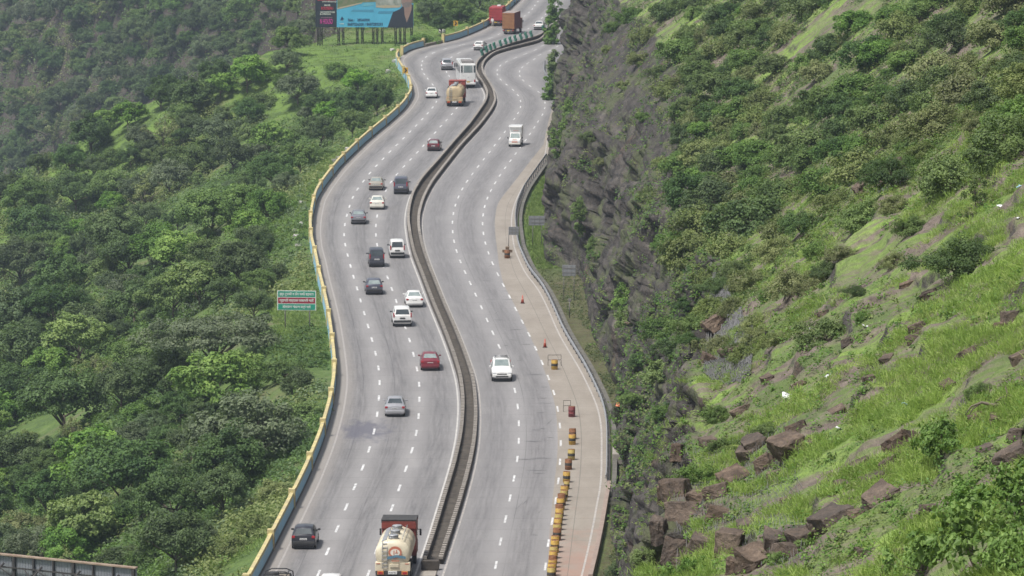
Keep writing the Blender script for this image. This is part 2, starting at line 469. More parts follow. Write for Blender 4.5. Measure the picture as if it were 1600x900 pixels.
# dark filled cracks across the closed lane
def cracks():
    rr = random.Random(5); V, F = [], []
    spots = [(767,415),(760,439),(768,468),(797,468),(775,489),(800,531),(825,538),(790,540),(812,563),(835,585),(848,622),(852,630),(845,645),(858,660),(848,670),(838,672),(860,684),(833,690),(820,718),(845,716),(838,735),(820,785),(843,800),(812,790),(835,836),(850,605),(790,455),(780,500),(806,515),(842,740)]
    for u, v in spots:
        x, y = gp(u, v); L = rr.uniform(.4, 1.9); n = 6; w = rr.uniform(.03, .075); a = rr.choice([0, 0, 0, .25, -.3, 1.2]); b = len(V)
        for i in range(n):
            t = (i / (n - 1) - .5) * L; j = rr.uniform(-.1, .1)
            px, py = x + t * math.cos(a), y + t * math.sin(a) * 2.2 + j
            ww = w * (1.15 - abs(i / (n - 1) * 2 - 1))
            V += [(px, py - ww * 2.4, .0095), (px, py + ww * 2.4, .0095)]
        for i in range(n - 1): F.append((b + 2*i, b + 2*i + 2, b + 2*i + 3, b + 2*i + 1))
    k = NT('crack_filler'); m = k.done(k.bsdf((0.10, 0.10, 0.105), .8))
    tag(mesh_obj('road_crack_markings', np_mesh('cracks', V, F, [m])), kind='structure')
cracks()

# ------------------------------------------------------------------ valley side ground
def z_left(X, Y):
    L = fpar(Y); d = L - X
    terr = 1.2 + 23 * sstep(735, 775, Y) * (1 - sstep(835, 850, Y) * 0.0) + 5 * np.exp(-((Y - 440) / 25.0) ** 2)
    slope = 0.50 + 0.10 * vnoise(X * .02, Y * .012, seed=3) + .12 * sstep(750, 800, Y)
    dd = np.maximum(d - terr, 0)
    zr = -0.25 - slope * dd + 2.4 * fbm(X * .05, Y * .03, seed=5, oct=3) * sstep(6, 25, d) + 0.25 * fbm(X * .3, Y * .25, seed=8, oct=3)
    zr = np.minimum(zr, -0.1 - 0.0 * d)
    # the near ridge ends and drops into the next valley
    zr = zr - 0.75 * np.maximum(Y - (846 + 0.2 * np.maximum(-40 - X, 0)), 0) * sstep(-30, -44, X)
    zr = np.maximum(zr, -110)
    a = np.maximum(-49 - X, 0)
    a = np.maximum(-66 - X, 0)
    ytoe = np.where(X < -66, 1200 + 1.73 * a, 1200 - 10.0 * (X + 66)); ytoe = np.maximum(ytoe, 838)
    ztoe = np.where(X < -66, -42 - .49 * a, -42 + 1.14 * (X + 66)); ztoe = np.minimum(ztoe, -1.0)
    q = Y - ytoe + 9 * fbm(X * .03, Y * .02, seed=21, oct=3)
    zh = ztoe + .36 * q + 10 * sstep(56, 65, q) * sstep(-45, -70, X) + 5 * sstep(104, 110, q) + 2.0 * fbm(X * .06, Y * .04, seed=9, oct=3)
    zh = np.minimum(zh, 60)
    z = np.where(q > -20, np.maximum(zr, zh), zr)
    return np.minimum(z, -0.12 + 0.42 * np.maximum(d - 1.0, 0) * sstep(780, 840, Y))

def ground_mesh():
    ys = [-40.0]
    while ys[-1] < 1680: ys.append(ys[-1] + max(0.9, .0032 * abs(ys[-1])))
    ys += [1760, 1900, 2300]
    ys = np.array(ys); n = 190
    t = np.linspace(0, 1, n)
    d = 0.25 + 420 * t ** 2.6
    left = fpar(ys)[:, None] - d[None, ::-1]
    Y = np.repeat(ys[:, None], n, 1)
    zl = z_left(left, Y)
    # below the carriageways, and the strip between the guardrail and the rock
    c2 = np.stack([fpar(ys) - .1, fml(ys), fmr(ys), frail(ys) + .2], 1)
    z2 = np.full(c2.shape, -0.12)
    tt = np.linspace(0.02, 1, 14)
    strip = frail(ys)[:, None] + .9 + (ffoot(ys) - frail(ys) + 1.2)[:, None] * tt[None]
    zs = -0.25 + .12 * fbm(strip * .8, np.repeat(ys[:, None], 14, 1) * .4, seed=31) + .35 * tt[None] ** 2
    X = np.concatenate([left, c2, strip], 1); Z = np.concatenate([zl, z2, zs], 1)
    Yf = np.repeat(ys[:, None], X.shape[1], 1)
    V = np.stack([X, Yf, Z], -1)
    return V

# ------------------------------------------------------------------ rock hillside
HK = np.array([  # Y, crest X, crest Z, slope above the crest
    (-40, -6.0, 60.0, .35), (0, -3.5, 56.5, .38), (60, -0.6, 46.8, .38), (90, 2.3, 41.4, .52), (110, 3.6, 39.5, .58), (150, 6.0, 36.2, .68), (200, 8.6, 33.4, .76), (260, 13.0, 28.5, .78),
    (335, 14.6, 20.5, .76), (400, 17.2, 19.0, .78), (450, 17.6, 21.0, .78), (500, 16.8, 22.0, .76), (560, 15.2, 21.5, .78), (640, 12.0, 20.0, .85), (700, 10.6, 18.0, .95), (800, 10.4, 17.0, 1.0), (960, 13, 17, .9), (1100, 26, 16, .8), (1400, 60, 16, .8)])
def hk(Y, j): return np.interp(Y, HK[:, 0], HK[:, j])
HROWS = [-40.0]
while HROWS[-1] < 1400: HROWS.append(HROWS[-1] + (0.8 if HROWS[-1] < 70 else max(.26, .0027 * HROWS[-1]) if HROWS[-1] < 980 else 8.0))
HROWS = np.array(HROWS)
NCL, NSL = 140, 215
def hill_grid():
    Y = HROWS
    xc, zc, m = (gsm(hk(Y, j), 6) for j in (1, 2, 3))
    xf = ffoot(Y)
    t = np.linspace(0, 1, NCL)
    # cliff profile: steep, slightly battered, with a ledge
    pw = (1.0 + .75 * sstep(280, 380, Y))[:, None]
    prof = t[None] ** (0.92 * pw)
    Xc = xf[:, None] + (xc - xf)[:, None] * prof
    zt = 0.85 * t + 0.15 * sstep(0.0, 0.6, t)
    Zc = -0.35 + (zc + .35)[:, None] * zt[None]
    wid = 26 + .30 * np.maximum(Y, 0)
    s = np.linspace(0, 1, NSL + 1)[1:] ** 1.35
    off = wid[:, None] * s[None]
    Xs = xc[:, None] + off
    bend = np.clip(off / 18.0, 0, 1)
    Zs = zc[:, None] + off * (m[:, None]) 
    X = np.concatenate([Xc, Xs], 1); Z = np.concatenate([Zc, Zs], 1)
    Yg = np.repeat(Y[:, None], X.shape[1], 1)
    # round the crest
    for _ in range(3):
        Z[:, 1:-1] = .25 * Z[:, :-2] + .5 * Z[:, 1:-1] + .25 * Z[:, 2:]
        X[:, 1:-1] = .25 * X[:, :-2] + .5 * X[:, 1:-1] + .25 * X[:, 2:]
    P = np.stack([X, Yg, Z], -1)
    dr = np.gradient(P, axis=0); dc = np.gradient(P, axis=1)
    N = np.cross(dc, dr); N /= np.linalg.norm(N, axis=-1, keepdims=True) + 1e-9
    N *= np.sign(N[..., 2:3] + 1e-6)
    steep = sstep(0.72, 0.45, N[..., 2])
    steep = np.apply_along_axis(lambda a: gsm(a, 2), 1, steep)
    nearw = sstep(260, 150, Yg)
    # buttresses and columns of the cut basalt face
    big = fbm(X * .05, Yg * .022, Z * .06, seed=41, oct=3) * 2.2
    col = fbm(X * .35, Yg * .055, Z * .10, seed=42, oct=4, ridge=True) * .8
    bed = fbm(X * .12, Yg * .03, Z * .50, seed=43, oct=4) * .9
    blk = fbm(X * .8, Yg * .14, Z * .7, seed=44, oct=4) * 1.0
    wj = .5 * fbm(X * .6, Yg * .2, Z * .6, seed=46, oct=2)
    v1, e1 = worley(X * .30 + wj, Yg * .075, Z * .24 + wj, 80); v2, e2 = worley(X * .85 + wj, Yg * .22, Z * .62 + wj, 90)
    blk = blk * .45 + (v1 - .5) * 2.4 + (v2 - .5) * .6 - .5 * sstep(.14, .0, e1) - .22 * sstep(.14, .0, e2)
    edge = np.minimum(1, np.concatenate([.06 + t * 4.0, np.ones(NSL)]))[None]
    dcl = (big + col + bed + blk) * edge
    # the slope above: hummocks, gullies, stepped rock ledges
    gul = fbm(X * .05, Yg * .11, seed=51, oct=4) * 1.0
    h = fbm(X * .55, Yg * .30, seed=52, oct=4)
    fine = fbm(X * 1.6, Yg * .9, Z * 1.1, seed=58, oct=4) * .30 * sstep(260, 160, Yg)
    led = np.abs(((Z * .42 + X * .16 + 1.2 * fbm(X * .12, Yg * .07, seed=53, oct=3)) % 1.0))
    ledge = (sstep(0.0, .30, led) - led) * sstep(.05, .30, fbm(X * .07, Yg * .14, seed=54, oct=3) + .16)
    dsl = gul * (1 - nearw * .55) + h * .32 + ledge * (.22 + .30 * nearw)
    D = dcl * steep + dsl * (1 - steep) + fine
    ramp = sstep(-5, 40, Yg)
    P = P + N * (D * ramp)[..., None]
    face = np.concatenate([np.ones(NCL), np.zeros(NSL)])[None] * np.ones((len(Y), 1)); face = np.apply_along_axis(lambda a: gsm(a, 7), 1, face)
    return P, steep, face

VG = ground_mesh()
HG, HSTEEP, HLEDGE = hill_grid()
# nothing of the hill may stand on the carriageway
lim = frail(HG[..., 1]) + .9
HG[..., 0] = np.maximum(HG[..., 0], np.where(HG[..., 2] < 3.5, lim, lim - 1.0 + 0 * lim))
def bvh_of(G):
    nr, nc, _ = G.shape
    return BVHTree.FromPolygons(G.reshape(-1, 3).tolist(), grid_faces(nr, nc).tolist())
BVH_G, BVH_H = bvh_of(VG), bvh_of(HG)
def hit_pixel(u, v):
    """first ground met by the sight line through a pixel"""
    d = Vector(ray(u, v)); best = None
    for nm, b in (('g', BVH_G), ('h', BVH_H)):
        p, n, i, t = b.ray_cast(Vector((0, 0, CAMZ)), d)
        if p is not None and (best is None or t < best[2]): best = (p, n, t, nm)
    return best
def drop(x, y, which=None):
    best = None
    for nm, b in (('g', BVH_G), ('h', BVH_H)):
        if which and nm != which: continue
        p, n, i, t = b.ray_cast(Vector((x, y, 200)), Vector((0, 0, -1)))
        if p is not None and (best is None or p.z > best[0].z): best = (p, n)
    return best

def mat_ground():
    k = NT('valley_soil'); pos = k.geo().outputs['Position']; nor = k.geo().outputs['Normal']
    big = k.noise(pos, .045, 5, .6); mid = k.noise(pos, .35, 5, .65); fine = k.noise(pos, 2.2, 4, .7)
    g = k.mix(k.ramp(mid, [(0.35, 0), (.68, 1)]), (0.05, 0.085, 0.028), (0.11, 0.17, 0.045))
    g = k.mix(k.ramp(fine, [(0.4, 0), (.7, .6)]), g, (0.15, 0.22, 0.06))
    far = k.ramp(k.math('DIVIDE', k.n('SeparateXYZ', ins={0: pos}).outputs[1], 2000.0), [(.43, 0), (.47, .75)])
    g = k.mix(far, g, (0.04, 0.06, 0.03))
    rg = k.math('MULTIPLY', k.ramp(k.math('DIVIDE', k.n('SeparateXYZ', ins={0: pos}).outputs[1], 2000.0), [(.358, 0), (.375, 1), (.425, 1), (.435, 0)]), k.ramp(mid, [(.38, .0), (.58, 1)]))
    g = k.mix(rg, g, (0.135, 0.215, 0.048))
    br = k.mix(far, k.mix(fine, (0.10, 0.082, 0.06), (0.20, 0.17, 0.115)), (0.085, 0.062, 0.05))
    m = k.ramp(k.math('ADD', k.math('MULTIPLY', big, .6), k.math('MULTIPLY', mid, .4)), [(0.53, 0), (.64, .85)])
    c = k.mix(m, g, br)
    nz = k.n('SeparateXYZ', ins={0: nor}).outputs[2]
    c = k.mix(k.math('MULTIPLY', k.n('Attribute', attribute_name='verge').outputs['Fac'], k.ramp(fine, [(.3, .95), (.75, .45)])), c, k.mix(mid, (0.055, 0.045, 0.03), (0.14, 0.115, 0.075)))
    rock = k.mix(mid, (0.045, 0.036, 0.036), (0.12, 0.092, 0.08))
    c = k.mix(k.ramp(nz, [(0.70, .9), (.84, 0)]), c, rock)
    return k.done(k.bsdf(c, .9, 0, .2, k.bump(k.noise(pos, 1.5, 5), .25)))
def mat_hill():
    k = NT('basalt_hillside'); pos = k.geo().outputs['Position']; nor = k.geo().outputs['Normal']
    st = k.n('Attribute', attribute_name='steep').outputs['Fac']; le = k.n('Attribute', attribute_name='ledge').outputs['Fac']
    vert = k.n('Mapping', ins={'Vector': pos, 'Scale': (1.0, .26, .55)}).outputs[0]; fall = k.n('Mapping', ins={'Vector': pos, 'Scale': (.34, 1.0, .34)}).outputs[0]; flat = k.n('Mapping', ins={'Vector': pos, 'Scale': (1.0, .35, 1.0)}).outputs[0]
    a = k.noise(vert, .75, 7, .68); b = k.noise(flat, 1.9, 6, .72); big = k.noise(pos, .09, 4, .55)
    rock = k.ramp(a, [(.34, (0.028, 0.024, 0.021)), (.5, (0.088, 0.078, 0.069)), (.66, (0.20, 0.178, 0.155))])
    rock = k.mix(k.ramp(b, [(.42, .0), (.66, .7)]), rock, (0.045, 0.042, 0.042))
    warm = k.ramp(k.noise(pos, .16, 5, .6), [(.60, 0.0), (.70, .7)])
    rock = k.mix(warm, rock, (0.19, 0.115, 0.08))
    for sc_, dk, wd_ in ((.42, .6, .06), (1.3, .4, .05)):
        wv = k.n('VectorMath', operation='ADD', ins={0: vert, 1: k.n('VectorMath', operation='SCALE', ins={0: k.n('TexNoise', ins={'Vector': vert, 'Scale': 1.2, 'Detail': 3}).outputs['Color'], 'Scale': .5}).outputs[0]}).outputs[0]
        ed = k.n('TexVoronoi', feature='DISTANCE_TO_EDGE', ins={'Vector': wv, 'Scale': sc_}).outputs['Distance']
        cv = k.n('TexVoronoi', feature='F1', ins={'Vector': wv, 'Scale': sc_}).outputs['Color']
        rock = k.mix(k.math('MULTIPLY', k.n('SeparateXYZ', ins={0: cv}).outputs[0], .45), rock, (0.06, 0.054, 0.049))
        rock = k.mix(k.ramp(ed, [(0, dk), (wd_, 0)]), rock, (0.014, 0.013, 0.013))  # shade inside the cracks painted near-black into the rock colour
    # moss and weeds holding on the face
    moss = k.ramp(k.noise(vert, .42, 7, .72), [(.50, 0), (.59, .8)])
    rock = k.mix(moss, rock, k.mix(b, (0.06, 0.075, 0.032), (0.135, 0.15, 0.075)))
    soil = k.mix(k.ramp(b, [(.3, 0), (.7, 1)]), (0.085, 0.068, 0.056), (0.25, 0.205, 0.172))
    grass = k.mix(k.ramp(k.noise(pos, 3.2, 6, .75), [(.34, 0), (.66, 1)]), (0.12, 0.19, 0.042), (0.28, 0.40, 0.09))
    grass = k.mix(k.ramp(big, [(.38, .75), (.62, 0)]), grass, (0.085, 0.11, 0.05))
    gm = k.math('ADD', k.math('MULTIPLY', k.noise(fall, .40, 6, .62), .7), k.math('MULTIPLY', k.noise(fall, 1.9, 4, .7), .3))
    top = k.mix(k.ramp(gm, [(.45, 0.0), (.54, 1.0)]), soil, grass)
    nz = k.n('SeparateXYZ', ins={0: nor}).outputs[2]
    fade = k.math('ADD', nz, k.math('MULTIPLY', k.math('SUBTRACT', k.noise(pos, .6, 5, .65), .5), .45))
    fm = k.ramp(k.math('ADD', le, k.math('MULTIPLY', k.math('SUBTRACT', k.noise(vert, .5, 5, .65), .5), 1.1)), [(.42, 0), (.56, 1)])
    c = k.mix(k.math('MAXIMUM', fm, k.ramp(fade, [(.52, 1.0), (.66, 0.0)])), top, rock)
    h = k.math('ADD', k.math('MULTIPLY', a, 1.0), k.math('MULTIPLY', b, .5))
    return k.done(k.bsdf(c, .88, 0, .25, k.bump(h, .55, .9)))
M_GROUND, M_HILL = mat_ground(), mat_hill()
nr, nc, _ = VG.shape
me = np_mesh('ground', VG.reshape(-1, 3), grid_faces(nr, nc), [M_GROUND], smooth=True)
vg = np.zeros((nr, nc), np.float32); vg[:, -14:] = sstep(505, 475, VG[:, -14:, 1]); at = me.attributes.new('verge', 'FLOAT', 'POINT'); at.data.foreach_set('value', vg.ravel())
tag(mesh_obj('ground', me), kind='structure')
nr, nc, _ = HG.shape
me = np_mesh('rock_hillside', HG.reshape(-1, 3), grid_faces(nr, nc), [M_HILL], smooth=True)
for nm, arr in (('steep', HSTEEP), ('ledge', HLEDGE)):
    at = me.attributes.new(nm, 'FLOAT', 'POINT'); at.data.foreach_set('value', arr.astype(np.float32).ravel())
tag(mesh_obj('rocky_hill', me), kind='structure')
# ------------------------------------------------------------------ foliage
def foliage(name, dark, light, trans=0.25, rough=0.55):
    k = NT(name)
    r = k.n('Attribute', attribute_name='rnd').outputs['Fac']
    oi = k.n('ObjectInfo').outputs['Random']
    c = k.mix(r, dark, light)
    hs = k.n('HueSaturation', ins={'Hue': k.math('ADD', 0.485, k.math('MULTIPLY', oi, .03)), 'Saturation': k.math('ADD', .85, k.math('MULTIPLY', oi, .25)),
                                   'Value': k.math('ADD', .80, k.math('MULTIPLY', k.math('FRACT', k.math('MULTIPLY', oi, 7.31)), .45)), 'Color': c}).outputs[0]
    d = k.bsdf(hs, rough, 0, .3)
    t = k.n('BsdfTranslucent', ins={'Color': k.mix(.5, hs, (0.25, 0.40, 0.03), 'MIX')}).outputs[0]
    m = k.n('MixShader', ins={0: trans, 1: d, 2: t}).outputs[0]
    return k.done(m)
FOL = {
    'dark': foliage('dark_green_leaves', (0.034, 0.068, 0.022), (0.108, 0.172, 0.052)),
    'mid': foliage('green_leaves', (0.058, 0.112, 0.026), (0.165, 0.255, 0.062)),
    'bright': foliage('bright_green_leaves', (0.088, 0.165, 0.034), (0.215, 0.32, 0.085), .3),
    'fresh': foliage('fresh_green_leaves', (0.095, 0.19, 0.032), (0.25, 0.385, 0.08), .3),
    'grey': foliage('grey_green_leaves', (0.066, 0.098, 0.048), (0.165, 0.215, 0.11)),
    'olive': foliage('olive_leaves', (0.10, 0.13, 0.042), (0.235, 0.265, 0.10)),
}
k = NT('bark'); o = k.obj()
M_BARK = k.done(k.bsdf(k.mix(k.noise(o, 3, 4), (0.10, 0.08, 0.06), (0.22, 0.19, 0.15)), .9, 0, .2, k.bump(k.noise(o, 9, 4), .03)))

def unit(a): return a / (np.linalg.norm(a, axis=-1, keepdims=True) + 1e-9)
def leaves(P, N, L, W, rng, bend=0.0):
    """kite shaped leaves at P facing N: (4n,3) verts, (n,4) faces"""
    n = len(P)
    T = unit(np.cross(N, rng.normal(size=(n, 3)))); B = np.cross(N, T)
    L = np.broadcast_to(np.asarray(L, float), (n,))[:, None]; W = np.broadcast_to(np.asarray(W, float), (n,))[:, None]
    V = np.stack([P - T * L * .5, P + B * W * .5 + T * L * .05 + N * L * bend, P + T * L * .5, P - B * W * .5 + T * L * .05 + N * L * bend], 1)
    return V.reshape(-1, 3), np.arange(4 * n).reshape(n, 4)

def crown(seed, rx, rz, zc, n_cl, cr, n_lf, lf, lo=-.35, flat=.8, hollow=.5, ry=None, ragged=.25, tiers=0):
    rng = np.random.default_rng(seed); ry = ry or rx
    C = []
    while len(C) < n_cl:
        d = unit(rng.normal(size=3))
        if d[2] < lo: continue
        rad = hollow + (1 - hollow) * rng.random() ** .5
        az = math.atan2(d[1], d[0])
        lob = 1 + ragged * math.sin(az * 2 + seed) * .6 + ragged * math.sin(az * 3 + seed * 2.1) * .6 + rng.normal() * ragged * .35
        p = d * rad * np.array([rx, ry, rz]) * np.array([lob, lob, 1 + rng.normal() * .12])
        if tiers: p[2] = (np.floor((p[2] + rz) / (2 * rz) * tiers) + .5 + rng.normal() * .08) / tiers * 2 * rz - rz
        C.append(p)
    C = np.array(C); P, N, Rn = [], [], []
    for c in C:
        r = cr * rng.uniform(.65, 1.3); m = int(n_lf * rng.uniform(.7, 1.3))
        d = unit(rng.normal(size=(m, 3)) + np.array([0, 0, .45]))
        rad = r * (.45 + .6 * rng.random((m, 1)) ** .6)
        p = c + d * rad * np.array([1, 1, flat])
        o = unit(c / np.array([rx, ry, rz]))
        N.append(unit(d * .55 + np.array([0, 0, .55]) + o * .25 + rng.normal(size=(m, 3)) * .42)); P.append(p)
        Rn.append(np.clip(rng.normal(.5, .24, m) + rng.normal() * .20, 0, 1))
    P, N, Rn = np.concatenate(P), np.concatenate(N), np.concatenate(Rn)
    l = lf * rng.uniform(.65, 1.3, len(P))
    V, F = leaves(P + np.array([0, 0, zc]), N, l, l * .62, rng, -.08)
    return V, F, Rn, C + np.array([0, 0, zc])

def limbs(seed, C, h0, r0, n=6, low=0.0):
    rng = random.Random(seed); b = MB()
    top = Vector((rng.uniform(-.2, .2), rng.uniform(-.2, .2), h0))
    b.tube([(0, 0, -.7), (0.02, 0, 0.1), tuple(top * .55), tuple(top)], [r0 * 1.35, r0, r0 * .8, r0 * .62], 8)
    for i in rng.sample(range(len(C)), min(n, len(C))):
        c = Vector(C[i]); q = top * rng.uniform(.6, 1.0); mid = q.lerp(c, .5) + Vector((rng.uniform(-.2, .2), rng.uniform(-.2, .2), rng.uniform(-.1, .3))) * h0 * .25
        b.tube([tuple(q), tuple(mid), tuple(c)], [r0 * .5, r0 * .32, r0 * .1], 6)
    return b

PROTO = {}
def proto(key, base, fol, R0, args, trunk, variants=2, tree=True):
    out = []
    for v in range(variants):
        V, F, Rn, C = crown(args.pop('seed0', 100) + 37 * v + sum(map(ord, key)), **args)
        me = np_mesh(key + '_crown', V, F, [FOL[fol]], rnd=Rn)
        tb = limbs(v + 3, C, *trunk).mesh(key + '_trunk', [M_BARK])
        out.append((me, tb))
    PROTO[key] = dict(base=base, fol=fol, R=R0, mesh=out, tree=tree)
A = lambda **k: k
proto('dark_round', 'broadleaf_tree', 'dark', 3.2, A(rx=2.9, rz=2.4, zc=4.0, n_cl=80, cr=.70, n_lf=150, lf=.25), (2.9, .17, 8), 3)
proto('mid_round', 'broadleaf_tree', 'mid', 3.1, A(rx=2.8, rz=2.1, zc=3.6, n_cl=74, cr=.70, n_lf=145, lf=.25, ragged=.35), (2.6, .15, 8), 3)
proto('spreading', 'spreading_tree', 'grey', 5.2, A(rx=4.9, rz=1.5, zc=4.9, n_cl=110, cr=.78, n_lf=130, lf=.23, lo=-.15, flat=.5, hollow=.35, tiers=3), (3.6, .26, 12), 2)
proto('bright_tiered', 'leafy_tree', 'fresh', 2.7, A(rx=2.4, rz=2.3, zc=3.7, n_cl=66, cr=.64, n_lf=95, lf=.30, flat=.7, ragged=.4), (3.0, .13, 7), 2)
proto('sparse', 'open_tree', 'olive', 2.8, A(rx=2.4, rz=2.2, zc=4.2, n_cl=34, cr=.46, n_lf=70, lf=.22, ragged=.6, lo=-.5), (3.2, .13, 22), 2)
proto('grey_round', 'broadleaf_tree', 'grey', 3.0, A(rx=2.7, rz=2.2, zc=3.5, n_cl=72, cr=.66, n_lf=150, lf=.23, ragged=.4), (2.5, .14, 8), 2)
proto('olive_bush', 'bush', 'olive', 2.0, A(rx=1.8, rz=1.15, zc=.75, n_cl=60, cr=.50, n_lf=100, lf=.19, lo=-.6, ragged=.4), (.7, .07, 6), 2, False)
proto('mid_bush', 'bush', 'mid', 2.0, A(rx=1.8, rz=1.2, zc=.8, n_cl=60, cr=.50, n_lf=105, lf=.19, lo=-.6, ragged=.4), (.7, .07, 6), 2, False)
proto('dark_bush', 'bush', 'dark', 2.0, A(rx=1.8, rz=1.3, zc=.85, n_cl=62, cr=.48, n_lf=110, lf=.18, lo=-.6, ragged=.35), (.7, .07, 6), 2, False)
proto('bright_bush', 'bush', 'bright', 1.9, A(rx=1.7, rz=1.2, zc=.8, n_cl=50, cr=.50, n_lf=90, lf=.22, lo=-.6, ragged=.4), (.7, .06, 6), 2, False)
# finer ones for the slope close to the camera
proto('near_dark', 'small_tree', 'dark', 1.9, A(rx=1.75, rz=1.0, zc=.95, n_cl=110, cr=.34, n_lf=130, lf=.10, lo=-.5, ragged=.4), (.8, .07, 10), 1)
proto('near_mid', 'bush', 'mid', 1.6, A(rx=1.45, rz=.9, zc=.55, n_cl=100, cr=.30, n_lf=110, lf=.10, lo=-.6, ragged=.4), (.5, .045, 9), 2, False)
proto('near_olive', 'bush', 'olive', 1.5, A(rx=1.4, rz=.8, zc=.5, n_cl=92, cr=.30, n_lf=105, lf=.095, lo=-.6, ragged=.45), (.5, .04, 9), 2, False)
proto('near_bright', 'bush', 'bright', 1.3, A(rx=1.2, rz=.8, zc=.5, n_cl=64, cr=.27, n_lf=75, lf=.12, lo=-.6, ragged=.45), (.5, .035, 9), 2, False)
proto('slender', 'sapling', 'mid', 1.0, A(rx=.95, rz=1.25, zc=2.2, n_cl=40, cr=.26, n_lf=60, lf=.13, lo=-.9, ragged=.5), (1.9, .04, 10), 1)
proto('broadleaf', 'broad_leaved_shrub', 'bright', 1.25, A(rx=1.15, rz=.62, zc=.62, n_cl=62, cr=.24, n_lf=26, lf=.155, lo=-.3, ragged=.45, flat=.6), (.5, .03, 12), 2, False)
proto('creeper', 'climbing_shrub', 'bright', 1.0, A(rx=.85, rz=2.0, zc=0.2, n_cl=46, cr=.40, n_lf=70, lf=.20, lo=-1, ragged=.35), (.3, .05, 6), 1, False)
proto('dark_creeper', 'climbing_shrub', 'bright', 1.0, A(rx=.95, rz=3.0, zc=0.2, n_cl=80, cr=.36, n_lf=50, lf=.27, lo=-1, ragged=.5, hollow=.2), (.3, .05, 6), 1, False)

VEG = []          # (object, prototype, u, v, r in pixels, part of the picture)
def plant(key, p, scale, u, v, r, side, sink=None, sz=1.0):
    if sink is None: sink = {'dark_round': 1.3, 'mid_round': 1.25, 'grey_round': 1.2, 'bright_tiered': 1.1, 'spreading': 1.6, 'sparse': .8}.get(key, .3) * scale
    P = PROTO[key]; me, tb = random.choice(P['mesh'])
    o = empty(P['base'], (p[0], p[1], p[2] - sink), random.uniform(0, 6.28))
    o.scale = (scale * random.uniform(.95, 1.06), scale * random.uniform(.95, 1.06), scale * sz)
    mesh_obj('crown' if P['tree'] else 'foliage', me, o); mesh_obj('trunk' if P['tree'] else 'stem', tb, o)
    VEG.append((o, key, u, v, r, side)); return o
TAKEN = []
def put(u, v, r, key, sz=1.0, side=None, low=.55):
    """stand a plant whose crown shows at (u, v) with half width r"""
    h = hit_pixel(u, v + r * low)
    if h is None: return None
    p, n, t, nm = h
    s = FPX / t
    TAKEN.append((u, v, r))
    return plant(key, p, (r / s) / PROTO[key]['R'], u, v, r, side or ('left' if nm == 'g' else 'right'), sz=sz)

LEFT_TREES = [ # crown centre, half width, kind
    (150,742,62,'bright_tiered'), (135,842,58,'bright_tiered'), (335,625,62,'bright_tiered'), (385,700,84,'grey_round'), (100,645,66,'dark_round'), (28,735,52,'dark_round'),
    (75,790,48,'dark_round'), (272,792,56,'dark_round'), (205,700,40,'grey_round'), (335,535,108,'spreading'), (310,462,44,'bright_tiered'), (92,450,46,'dark_round'), (58,375,54,'dark_round'),
    (22,505,56,'grey_round'), (45,570,60,'dark_round'), (250,392,44,'mid_round'), (330,345,50,'mid_round'), (385,330,42,'mid_round'), (367,412,32,'bright_tiered'), (432,425,26,'dark_bush'),
    (77,592,40,'bright_tiered'), (370,592,38,'bright_tiered'), (200,190,26,'bright_tiered'), (270,470,46,'mid_round'), (180,385,50,'dark_round'), (440,575,36,'mid_bush'), (300,700,38,'dark_round'),
    (150,690,36,'olive_bush'), (470,590,34,'dark_bush'), (480,640,34,'mid_bush'), (455,690,30,'mid_bush'), (430,760,30,'olive_bush'), (405,812,34,'olive_bush'), (365,850,36,'olive_bush'), (300,850,40,'grey_round'),
    (240,860,36,'mid_bush'), (420,330,34,'mid_round'), (430,280,36,'dark_round'), (470,255,32,'mid_round'), (500,215,30,'dark_round'), (545,175,34,'dark_round'), (590,165,28,'dark_round'), (600,130,24,'mid_bush'),
    (560,120,24,'mid_bush'), (530,105,22,'mid_bush'), (440,50,24,'dark_round'), (345,215,36,'grey_round'), (300,260,36,'mid_round'),
    (230,285,36,'olive_bush'), (170,300,34,'mid_round'), (120,310,36,'dark_round'), (40,320,40,'mid_round'), (30,420,48,'dark_round'), (140,520,46,'dark_round'), (200,470,40,'grey_round'), (225,560,40,'mid_round'),
    (660,60,20,'mid_bush'), (690,45,20,'dark_round'), (720,20,22,'mid_round'), (745,25,18,'mid_bush'), (670,20,22,'grey_round'), (700,5,22,'mid_round'), (750,2,20,'dark_round'), (465,15,24,'mid_round'), (660,88,0,'')]
for u, v, r, kk in LEFT_TREES:
    if kk: put(u, v, r, kk, side='left')

